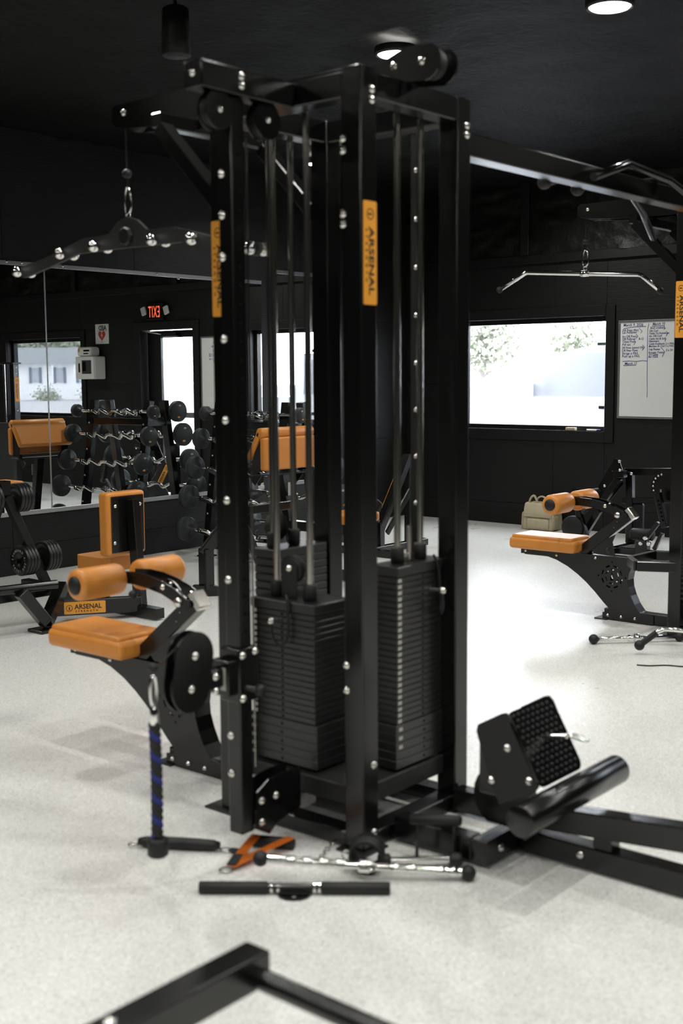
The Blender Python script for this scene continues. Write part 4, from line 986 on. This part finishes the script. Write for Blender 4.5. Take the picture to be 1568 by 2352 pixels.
part('handle', B().tube(smoothpts([(10.03, 6.06, .21), (10.02, 6.03, .30), (10.02, 5.99, .33), (10.03, 5.96, .27), (10.03, 5.95, .22)], 6), .011, 6), 'tand', bg)

# ================================================================== ON THE WINDOW WALL
# whiteboard with handwriting
WBY0, WBY1, WBZ0, WBZ1 = 4.56, 5.25, 1.085, 1.985
wbd = thing('whiteboard', 'white dry-erase board with purple handwriting beside the window', 'whiteboard', (XW, 4.9, WBZ0))
part('writing_surface', B().box(XW-.014, XW-.001, WBY0+.02, WBY1-.02, WBZ0+.02, WBZ1-.02), 'board', wbd)
for q in ((WBY0, WBY1, WBZ0, WBZ0+.022), (WBY0, WBY1, WBZ1-.022, WBZ1), (WBY0, WBY0+.022, WBZ0+.022, WBZ1-.022), (WBY1-.022, WBY1, WBZ0+.022, WBZ1-.022)):
    part('frame', B().box(XW-.02, XW-.001, q[0], q[1], q[2], q[3], .003), 'alu', wbd)
UX, UY = V((0, -1, 0)), V((0, 0, 1)); xb = XW-.0152
def wline(px_, py_, s, size):
    p = PX(px_, py_, xb); text('handwriting', s, 'marker', wbd, (xb, p.y, p.z), UX, UY, size, shear=.12, bold=.0002, sx=.95)
for (a, b_, s, z) in ((1431, 750, 'March 9, 2026', .036), (1428.5, 761.5, 'DB Press (flat)', .029), (1428.5, 766.5, 'Lat Pulldown', .029), (1428.5, 775.5, 'Inc DB Press', .029), (1428.5, 781.5, 'DB Pullover', .029), (1466, 780.5, '8-12', .028), (1428.5, 787.5, 'Chest Press', .029), (1428, 794, 'Pull ups', .029), (1427.5, 801, 'DB Press (seated DB)', .026), (1427.5, 807.5, 'DB Rear Flyes', .029), (1427.5, 814.5, 'Shrugs x FAIL', .031), (1427.5, 821, 'Push up x FAIL', .031), (1434, 838, 'March 11', .034),
        (1498, 747, 'March 10', .033), (1492, 755.5, 'Skull crushers', .027), (1490, 762.5, 'DB Curl', .027), (1490, 768, 'Cable Tri Pushdown', .025), (1490, 774, 'Inc DB Curl', .027), (1489.5, 780.5, 'Cable Alt Bi Ext', .026), (1489, 786, 'Hammers', .027), (1489, 792, 'Cable Kickbacks 2 x FAIL', .025), (1489, 797.5, 'Machine Bi Curl 2 x FAIL', .025), (1489, 804.5, 'Leg Raises', .028), (1528, 806.5, '3 x 20', .028), (1488.5, 812, 'Russian Twists', .027), (1488.5, 817, 'Tri Cable', .026), (1488, 821.5, 'Bar Curls', .026)):
    wline(a, b_, s, z)
def stroke(pts, r=.0022): return B().tube([PX(*p, xb) for p in pts], r, 5)
for pts in ([(1489.5, 743), (1487, 756), (1486.5, 790), (1486, 825), (1486, 840), (1485.5, 870), (1486, 895), (1485, 913)], [(1429, 830), (1445, 829), (1460, 830), (1475, 828), (1485, 829)], [(1432, 754.5), (1455, 751), (1483, 749.5)], [(1431, 839.5), (1460, 838.5)], [(1497, 749), (1526, 748)],
            [(1467, 753.5), (1474, 760.5), (1471, 765)], [(1460, 767.5), (1464.5, 772), (1461, 776.5)], [(1455, 782), (1459, 785), (1455, 792)], [(1475, 792.5), (1480, 797.5), (1474, 805)], [(1524.5, 750), (1527.5, 754), (1524, 756.5)], [(1529, 760.5), (1533, 764), (1529, 772)], [(1526, 774.5), (1529, 778.5), (1526, 784)], [(1517, 797.5), (1526, 808), (1520, 819.5)]):
    part('marker_stroke', stroke(pts), 'marker', wbd)
# exit sign, emergency heads
ex = thing('exit_sign', 'black exit sign with glowing red letters above the door, seen in the mirror', 'sign', (XW, 3.76, 2.21))
part('housing', B().box(XW-.045, XW-.001, 3.60, 3.92, 2.215, 2.425, .006), 'black', ex)
text('lettering', 'EXIT', 'exit', ex, (XW-.0458, 3.865, 2.245), UX, UY, .20, sx=.47, bold=0.0015, space=1.18)
for y in (3.56, 3.985):
    hh = part('emergency_lamp', B().obox((XW-.05, y, 2.325), (.03, .075, .10), Matrix.Rotation(math.radians(18), 3, 'X'), .004), 'white', ex)
    part('lamp_neck', B().cyl((XW-.036, y, 2.325), (XW-.001, y+(.04 if y < 3.7 else -.06), 2.33), .012, 10), 'black', ex)
    b = B()
    for i in range(3):
        for j in range(4): b.obox((XW-.0655, y-.022+i*.022, 2.29+j*.023), (.001, .008, .008))
    part('led_dots', b, 'alu', ex)
ae = thing('aed_sign', 'white defibrillator sign with red heart above the wall cabinet, seen in the mirror', 'sign', (XW, 2.66, 1.93))
part('sign_plate', B().box(XW-.006, XW-.001, 2.525, 2.80, 1.935, 2.195, .002), 'white', ae)
text('lettering', 'AED', 'ink', ae, (XW-.0068, 2.755, 2.115), UX, UY, .085, sx=.98, bold=.003)
heart = []
for i in range(40):
    t = i/40*2*math.pi; heart.append((.0047*16*math.sin(t)**3, .0047*(13*math.cos(t)-5*math.cos(2*t)-2*math.cos(3*t)-math.cos(4*t))))
part('heart_print', B().plate([heart], (XW-.0063, 2.66, 2.045), UX, UY, .0006), 'red', ae)
part('bolt_print', B().plate([[(.008, .035), (-.022, -.004), (-.003, -.002), (-.010, -.036), (.022, .008), (.004, .006)]], (XW-.0070, 2.66, 2.045), UX, UY, .0006), 'white', ae)
part('rule_print', B().box(XW-.0068, XW-.0062, 2.555, 2.77, 2.103, 2.106), 'ink', ae)
text('lettering', 'heart', 'ink', ae, (XW-.0068, 2.68, 1.953), UX, UY, .018)
cbn = thing('aed_cabinet', 'white wall cabinet with dark window below the defibrillator sign, seen in the mirror', 'cabinet', (XW, 2.52, 1.47))
part('body', B().box(XW-.19, XW-.001, 2.33, 2.72, 1.47, 1.77, .02, 3), 'white', cbn)
cdr = part('door', B().box(XW-.202, XW-.189, 2.335, 2.715, 1.475, 1.765, .006, 2), 'white', cbn)
part('door_window', B().box(XW-.2035, XW-.2022, 2.47, 2.665, 1.54, 1.72), 'darkpane', cdr)
part('latch', B().box(XW-.209, XW-.2022, 2.40, 2.43, 1.56, 1.68, .003), 'black', cdr)
part('device_pouch', B().box(XW-.2042, XW-.2036, 2.485, 2.555, 1.575, 1.70), 'black', cdr)
ac = thing('aed_case', 'rounded white and black device case standing on the wall cabinet, seen in the mirror', 'case', (XW-.1, 2.48, 1.772))
part('shell', B().box(XW-.19, XW-.02, 2.345, 2.64, 1.772, 1.895, .04, 4), 'white', ac)
part('handle_band', B().box(XW-.196, XW-.19, 2.50, 2.62, 1.835, 1.858, .002).box(XW-.196, XW-.19, 2.50, 2.60, 1.80, 1.815, .002), 'black', ac)
part('orange_tag', B().box(XW-.193, XW-.19, 2.385, 2.415, 1.83, 1.875, .001), 'olabel', ac)
# marker pens on the sill
for k, (y, col, nm) in enumerate(((5.47, 'blue', 'blue'), (5.49, 'red', 'red'), (5.51, 'marker', 'purple'))):
    z = W1[2]+.004+.008; x = XW+.015+k*.02
    t = thing('marker_pen', 'white whiteboard marker with %s cap lying on the window sill' % nm, 'pen', (x, y, z-.008))
    part('barrel', B().cyl((x, y, z), (x+.004, y+.09, z), .008, 10), 'white', t); part('cap', B().cyl((x, y, z), (x-.002, y-.045, z), .0085, 10), col, t)
er = single('board_eraser', B().box(XW+.0, XW+.05, 5.70, 5.80, W1[2]+.0045, W1[2]+.034, .004), 'tand', 'small tan board eraser lying on the window sill', 'eraser')

# ================================================================== MACHINES SEEN ONLY IN THE MIRROR
se = thing('selector_machine', 'black weight-stack machine with chrome rods, seen in the mirror at the left edge', 'gym machine', (8.6, 3.0, 0))
for y in (3.03, 2.45): part('post', B().box(8.57, 8.65, y-.035, y+.045, 0, 1.66, .004), 'black', se)
part('top_plate', B().box(8.55, 8.67, 2.36, 3.10, 1.66, 1.68, .003), 'black', se)
part('shroud', B().box(8.585, 8.635, 2.50, 2.99, .05, .95, .004), 'matte', se)
for y in (2.65, 2.83): part('guide_rod', B().cyl((8.61, y, .95), (8.61, y, 1.66), .013, 12), 'chrome', se)
part('base_beam', B().box(8.2, 8.9, 2.3, 2.4, 0, .06, .003), 'black', se); part('base_beam', B().box(8.57, 8.65, 2.4, 3.1, 0, .06, .003), 'black', se)
label_plate(se, (8.575, 3.0755, 1.50), (0, 0, -1), (-1, 0, 0), .29, .062) if False else label_plate(se, (8.645, 3.0755, 1.50), (0, 0, -1), (-1, 0, 0), .29, .062)
for z in (1.62, 1.55, 1.1, .95): inst('bolt', B().lathe([(0, .011), (.004, .01), (.008, 0)], (0, 0, 0), (0, 1, 0), 10).mesh('bolt', 'zinc'), (8.61, 3.0755, z), se)
RX, RY = -.45, .50
ti = thing('row_machine', 'plate-loaded row machine with slanted orange maker plate, seen in the mirror behind the barbells', 'gym machine', (8.5+RX, 5.7+RY, 0))
a_, b2 = V((8.35+RX, 5.72+RY, .22)), V((8.75+RX, 5.72+RY, .80))
part('slanted_arm', B().beam(a_, b2, .07, .07, .004, (0, 1, 0)), 'black', ti)
ud = (b2-a_).normalized(); un = V((-ud.z, 0, ud.x))
label_plate(ti, a_+ud*.46+V((0, .036, 0))+un*-.03+ud*.0, -ud, -un if False else V((0, 1, 0)).cross(-ud), .29, .06)
part('base_beam', B().box(8.1+RX, 9.0+RX, 5.685+RY, 5.755+RY, 0, .06, .003), 'black', ti); part('base_beam', B().box(8.15+RX, 8.22+RX, 5.45+RY, 6.0+RY, 0, .06, .003), 'black', ti)
part('upright', B().box(8.73+RX, 8.79+RX, 5.69+RY, 5.75+RY, .05, .82, .003), 'black', ti)
part('hand_grip', B().beam((8.32+RX, 5.62+RY, .18), (8.62+RX, 5.60+RY, .52), .02, .05, .003), 'black', ti)
t = thing('weight_disc', 'large black weight disc on the row machine, seen in the mirror behind the barbells', 'weight plate', (8.35+RX, 5.86+RY, .05))
part('disc', B().lathe([(0, .02), (0, .06), (.004, .08), (.004, .17), (0, .185), (.004, .2), (.04, .2), (.044, .185), (.044, .02), (0, .02)], (8.35+RX, 5.80+RY, .262), (0, 1, 0), 36), 'rubber', t)
part('plate_horn', B().cyl((8.35+RX, 5.72+RY, .262), (8.35+RX, 5.90+RY, .262), .019, 12), 'steel', ti)
part('cross_plate', B().box(8.32+RX, 8.38+RX, 5.69+RY, 5.75+RY, .06, .262, .003), 'black', ti)

# ---- ceiling speaker, upper left
sp = thing('ceiling_speaker', 'black cylindrical can speaker hanging under the dark ceiling at upper left', 'speaker', (4.1, 4.55, 2.95))
c_ = P(405, 130, 2, 2.98)
c_ = V((c_.x, c_.y, 2.98)); sp.location = c_
part('can', B().lathe([(0, 0), (0, .06), (.005, .068), (.21, .062), (.22, .05), (.22, 0)], c_, (0, 0, 1), 26), 'foam', sp)
part('hanger', B().cyl(c_+V((0, 0, .22)), c_+V((0, 0, ZC-c_.z-.02)), .009, 8), 'matte', sp)

# ================================================================== OUTSIDE
struct('ground_outside', B().box(XO+.01, 160, -160, 90, -.35, -.2), 'asphalt')
# white pick-up by the window
tk = thing('pickup_truck', 'white pick-up truck parked right outside the window', 'car', (13.2, 6.0, -.2))
X0t, X1t = 11.7, 13.6
prof = [(8.9, .25), (8.95, .55), (8.92, .95), (8.75, 1.10), (7.6, 1.22), (6.75, 1.72), (6.3, 1.80), (4.9, 1.78), (4.75, 1.22), (2.9, 1.2), (2.85, .3)]
b = B().plate([list(prof)], (X0t, 0, 0), (0, 1, 0), (0, 0, 1), X1t-X0t)
bmesh.ops.bevel(b.bm, geom=[e for e in b.bm.edges], offset=.06, segments=2, affect='EDGES') if False else None
part('body', b, 'carwhite', tk)
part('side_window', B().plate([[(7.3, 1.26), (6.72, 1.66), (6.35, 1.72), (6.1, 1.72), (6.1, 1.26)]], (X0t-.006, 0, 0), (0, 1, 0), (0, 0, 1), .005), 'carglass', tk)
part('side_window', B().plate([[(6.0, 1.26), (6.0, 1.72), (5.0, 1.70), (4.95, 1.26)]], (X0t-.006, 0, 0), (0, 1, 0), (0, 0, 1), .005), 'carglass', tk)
part('wing_mirror', B().box(X0t-.24, X0t-.01, 7.0, 7.12, 1.22, 1.42, .03, 2), 'carwhite', tk)
part('grille', B().box(X0t+.05, X1t-.05, 8.90, 8.97, .50, .90, .01), 'black', tk)
for y in (8.0, 3.7):
    for x in (X0t-.02, X1t-.2):
        wh = part('wheel', B().lathe([(0, 0), (0, .22), (.02, .36), (.2, .38), (.22, .36), (.22, 0)], (x, y, .18), (1, 0, 0), 30), 'rubber', tk)
        if x < 12: part('hub', B().lathe([(0, 0), (0, .18), (-.02, .2)], (x-.004, y, .18), (1, 0, 0), 20), 'alu', wh)
part('wheel_arch', B().plate([arc(8.0, .18, .48, 0, 180, 16)+list(reversed(arc(8.0, .18, .42, 0, 180, 16)))], (X0t-.012, 0, 0), (0, 1, 0), (0, 0, 1), .011), 'black', tk)
part('door_handle', B().box(X0t-.03, X0t-.001, 6.02, 6.2, 1.12, 1.16, .008), 'black', tk)
part('roof_rack', B().box(X0t+.1, X0t+.14, 5.0, 6.3, 1.80, 1.84, .01), 'black', tk)
# trees
def tree(x, y, h_, r, lbl, grp=None, trunk=.16, leafy=True):
    t = thing('tree', lbl, 'tree', (x, y, -.2), grp)
    part('trunk', B().tube([(x, y, -.2), (x+.03, y+.02, h_*.4), (x, y, h_*.8)], [trunk, trunk*.9, trunk*.6], 14), 'bark', t)
    if leafy:
        b = B()
        for k in range(1500):
            a = random.uniform(0, 6.28); e = random.uniform(-1, 1); rr = r*random.random()**.4
            c = V((x+rr*math.cos(a)*math.sqrt(1-e*e), y+rr*math.sin(a)*math.sqrt(1-e*e), h_-.9*r+rr*e*1.0)); s = r*.075
            u1 = V((random.uniform(-1, 1), random.uniform(-1, 1), random.uniform(-1, 1))).normalized()*s; u2 = u1.orthogonal().normalized()*s
            b.quad(c-u1, c-u2, c+u1, c+u2)
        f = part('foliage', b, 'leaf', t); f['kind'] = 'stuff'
tp = PX(1251, 790, 22.0); tree(22.0, tp.y, 11, 2.0, 'rough-barked pine trunk standing outside the window behind the truck', None, .125)
for i, (q, X_) in enumerate((((1110, 770), 42), ((1200, 775), 45), ((1350, 780), 44))):
    p = PX(*q, X_); tree(X_+i*4, p.y, 4.5, 1.6, ['pale leafy tree far outside at the left of the window', 'pale leafy tree far outside beside the pine trunk', 'pale leafy tree far outside at the right of the window'][i], 'far trees outside')
# house across the road (seen in the mirror through the second window)
def mray(x, y, d):
    q = ray(x, y); q.y *= -1; return V((0, 2*YM, CAM_H))+q.normalized()*d
hc = mray(100, 868, 94); hc.z = .3
hd = V((hc.x, hc.y-2*YM, 0)).normalized(); hr = V((-hd.y, hd.x, 0))   # hr points to the mirrored picture's left/right
hr = -hr if (mray(150, 868, 94)-mray(50, 868, 94)).dot(hr) < 0 else hr
ho = thing('house', 'low white house with pale roof across the road, seen through the window in the mirror', 'house', (hc.x, hc.y, -.2))
def hb_(name, a0, a1, d0, d1, z0, z1, m, par=None):
    c = hc+hr*((a0+a1)/2)+hd*((d0+d1)/2); c.z = (z0+z1)/2
    return part(name, B().obox(c, (abs(a1-a0), abs(d1-d0), z1-z0), Matrix((hr, hd, V((0, 0, 1)))).transposed()), m, par or ho)
hb_('wall', -5, 6, 0, 6, -.2, 2.55, 'siding')
rf = B().plate([[(-5.6, 2.5), (6.6, 2.5), (6.0, 3.7), (-5.0, 3.7)]], hc+hd*-.5+V((0, 0, -hc.z)), hr, V((0, 0, 1)), -.2); part('roof', rf, 'roof', ho)
for a0, w_ in ((-.6, .5), (2.9, .55), (1.2, .5)):
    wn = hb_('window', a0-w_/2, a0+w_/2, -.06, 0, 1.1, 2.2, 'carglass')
    for s in (-1, 1): hb_('shutter', a0+s*(w_/2+.02), a0+s*(w_/2+.22), -.07, 0, 1.05, 2.25, 'shutter', wn)
hb_('door', -3.6, -2.7, -.06, 0, -.1, 2.0, 'shutter'); hb_('porch_post', .6, .7, -1.6, -1.5, -.2, 2.4, 'siding'); hb_('porch_post', 2.2, 2.3, -1.6, -1.5, -.2, 2.4, 'siding')
for k, a0 in enumerate((-3.2, .2, 3.4)):
    c = hc+hr*a0+hd*-3.6
    b = B()
    for i in range(500):
        v = V((random.gauss(0, .42), random.gauss(0, .42), abs(random.gauss(0, .42)))); u1 = V((random.uniform(-1, 1), random.uniform(-1, 1), random.uniform(-1, 1))).normalized()*.07; u2 = u1.orthogonal().normalized()*.07
        q = V((c.x, c.y, -.2))+v; b.quad(q-u1, q-u2, q+u1, q+u2)
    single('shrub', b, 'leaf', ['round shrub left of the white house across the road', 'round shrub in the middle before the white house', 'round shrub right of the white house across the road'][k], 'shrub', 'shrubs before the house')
for k in range(5):
    c = mray(2+k*50, 868, 106+12*(k % 2)); tree(c.x, c.y, 5.7+.5*(k % 2), 1.7, '%s hazy green tree behind the white house, seen in the mirror' % ['leftmost', 'second', 'middle', 'fourth', 'rightmost'][k], 'trees behind the house', .2)
gp = mray(100, 868, 60)
b = B(); c = V((gp.x, gp.y, -.19)); b.obox(c+hd*-14, (60, 8, .02), Matrix((hr, hd, V((0, 0, 1)))).transposed()); struct('verge_outside', b, 'grass')

# ---- short post behind the perforated column, loose cord on the floor
bs = thing('bench_post', 'short thick black post with slanted arm standing behind the perforated column', 'gym machine', (5.62, 5.93, 0))
part('upright', B().box(5.58, 5.66, 5.90, 5.98, .04, .33, .005), 'black', bs)
part('foot_bracket', B().plate([[(-.10, 0), (.16, 0), (.16, .03), (.07, .075), (-.06, .075), (-.10, .04)]], (5.62, 5.98, 0), (.77, -.64, 0), (0, 0, 1), .07), 'black', bs)
part('slanted_arm', B().beam((5.60, 5.95, .29), (5.82, 5.80, .62), .07, .075, .004), 'black', bs)
part('rear_leg', B().beam((5.80, 5.81, .58), (5.98, 5.68, .02), .06, .06, .004), 'black', bs)
part('seat_bar', B().box(5.78, 6.3, 5.76, 5.82, .55, .61, .004), 'black', bs)
inst('bolt', BX, (5.60, 5.90, .45), bs)
cd_ = [FL(1462, 1527, .004), FL(1490, 1529, .004), FL(1530, 1528, .004), FL(1575, 1531, .004), FL(1640, 1528, .004)]
single('loose_cord', B().tube(smoothpts(cd_, 5), .0035, 6), 'rubber', 'thin dark cord lying on the pale floor at the right edge', 'cord')

# bent floor-level bracket on the far tower
q = [FL(1446, 1289, .45), FL(1503, 1275, .45), FL(1462, 1300, .45), FL(1552, 1303, .45), FL(1552, 1277, .45)]
q = [V((p.x, p.y, .45)) for p in q]
part('bent_bracket', B().beam(q[0], q[1], .035, .055, .004), 'black', tower2)
part('bent_bracket', B().beam(q[1], q[4], .035, .055, .004), 'black', tower2)
part('bent_bracket', B().beam(q[0], q[2], .035, .055, .004), 'black', tower2)
part('bent_bracket', B().beam(q[2], q[3], .035, .055, .004), 'black', tower2)
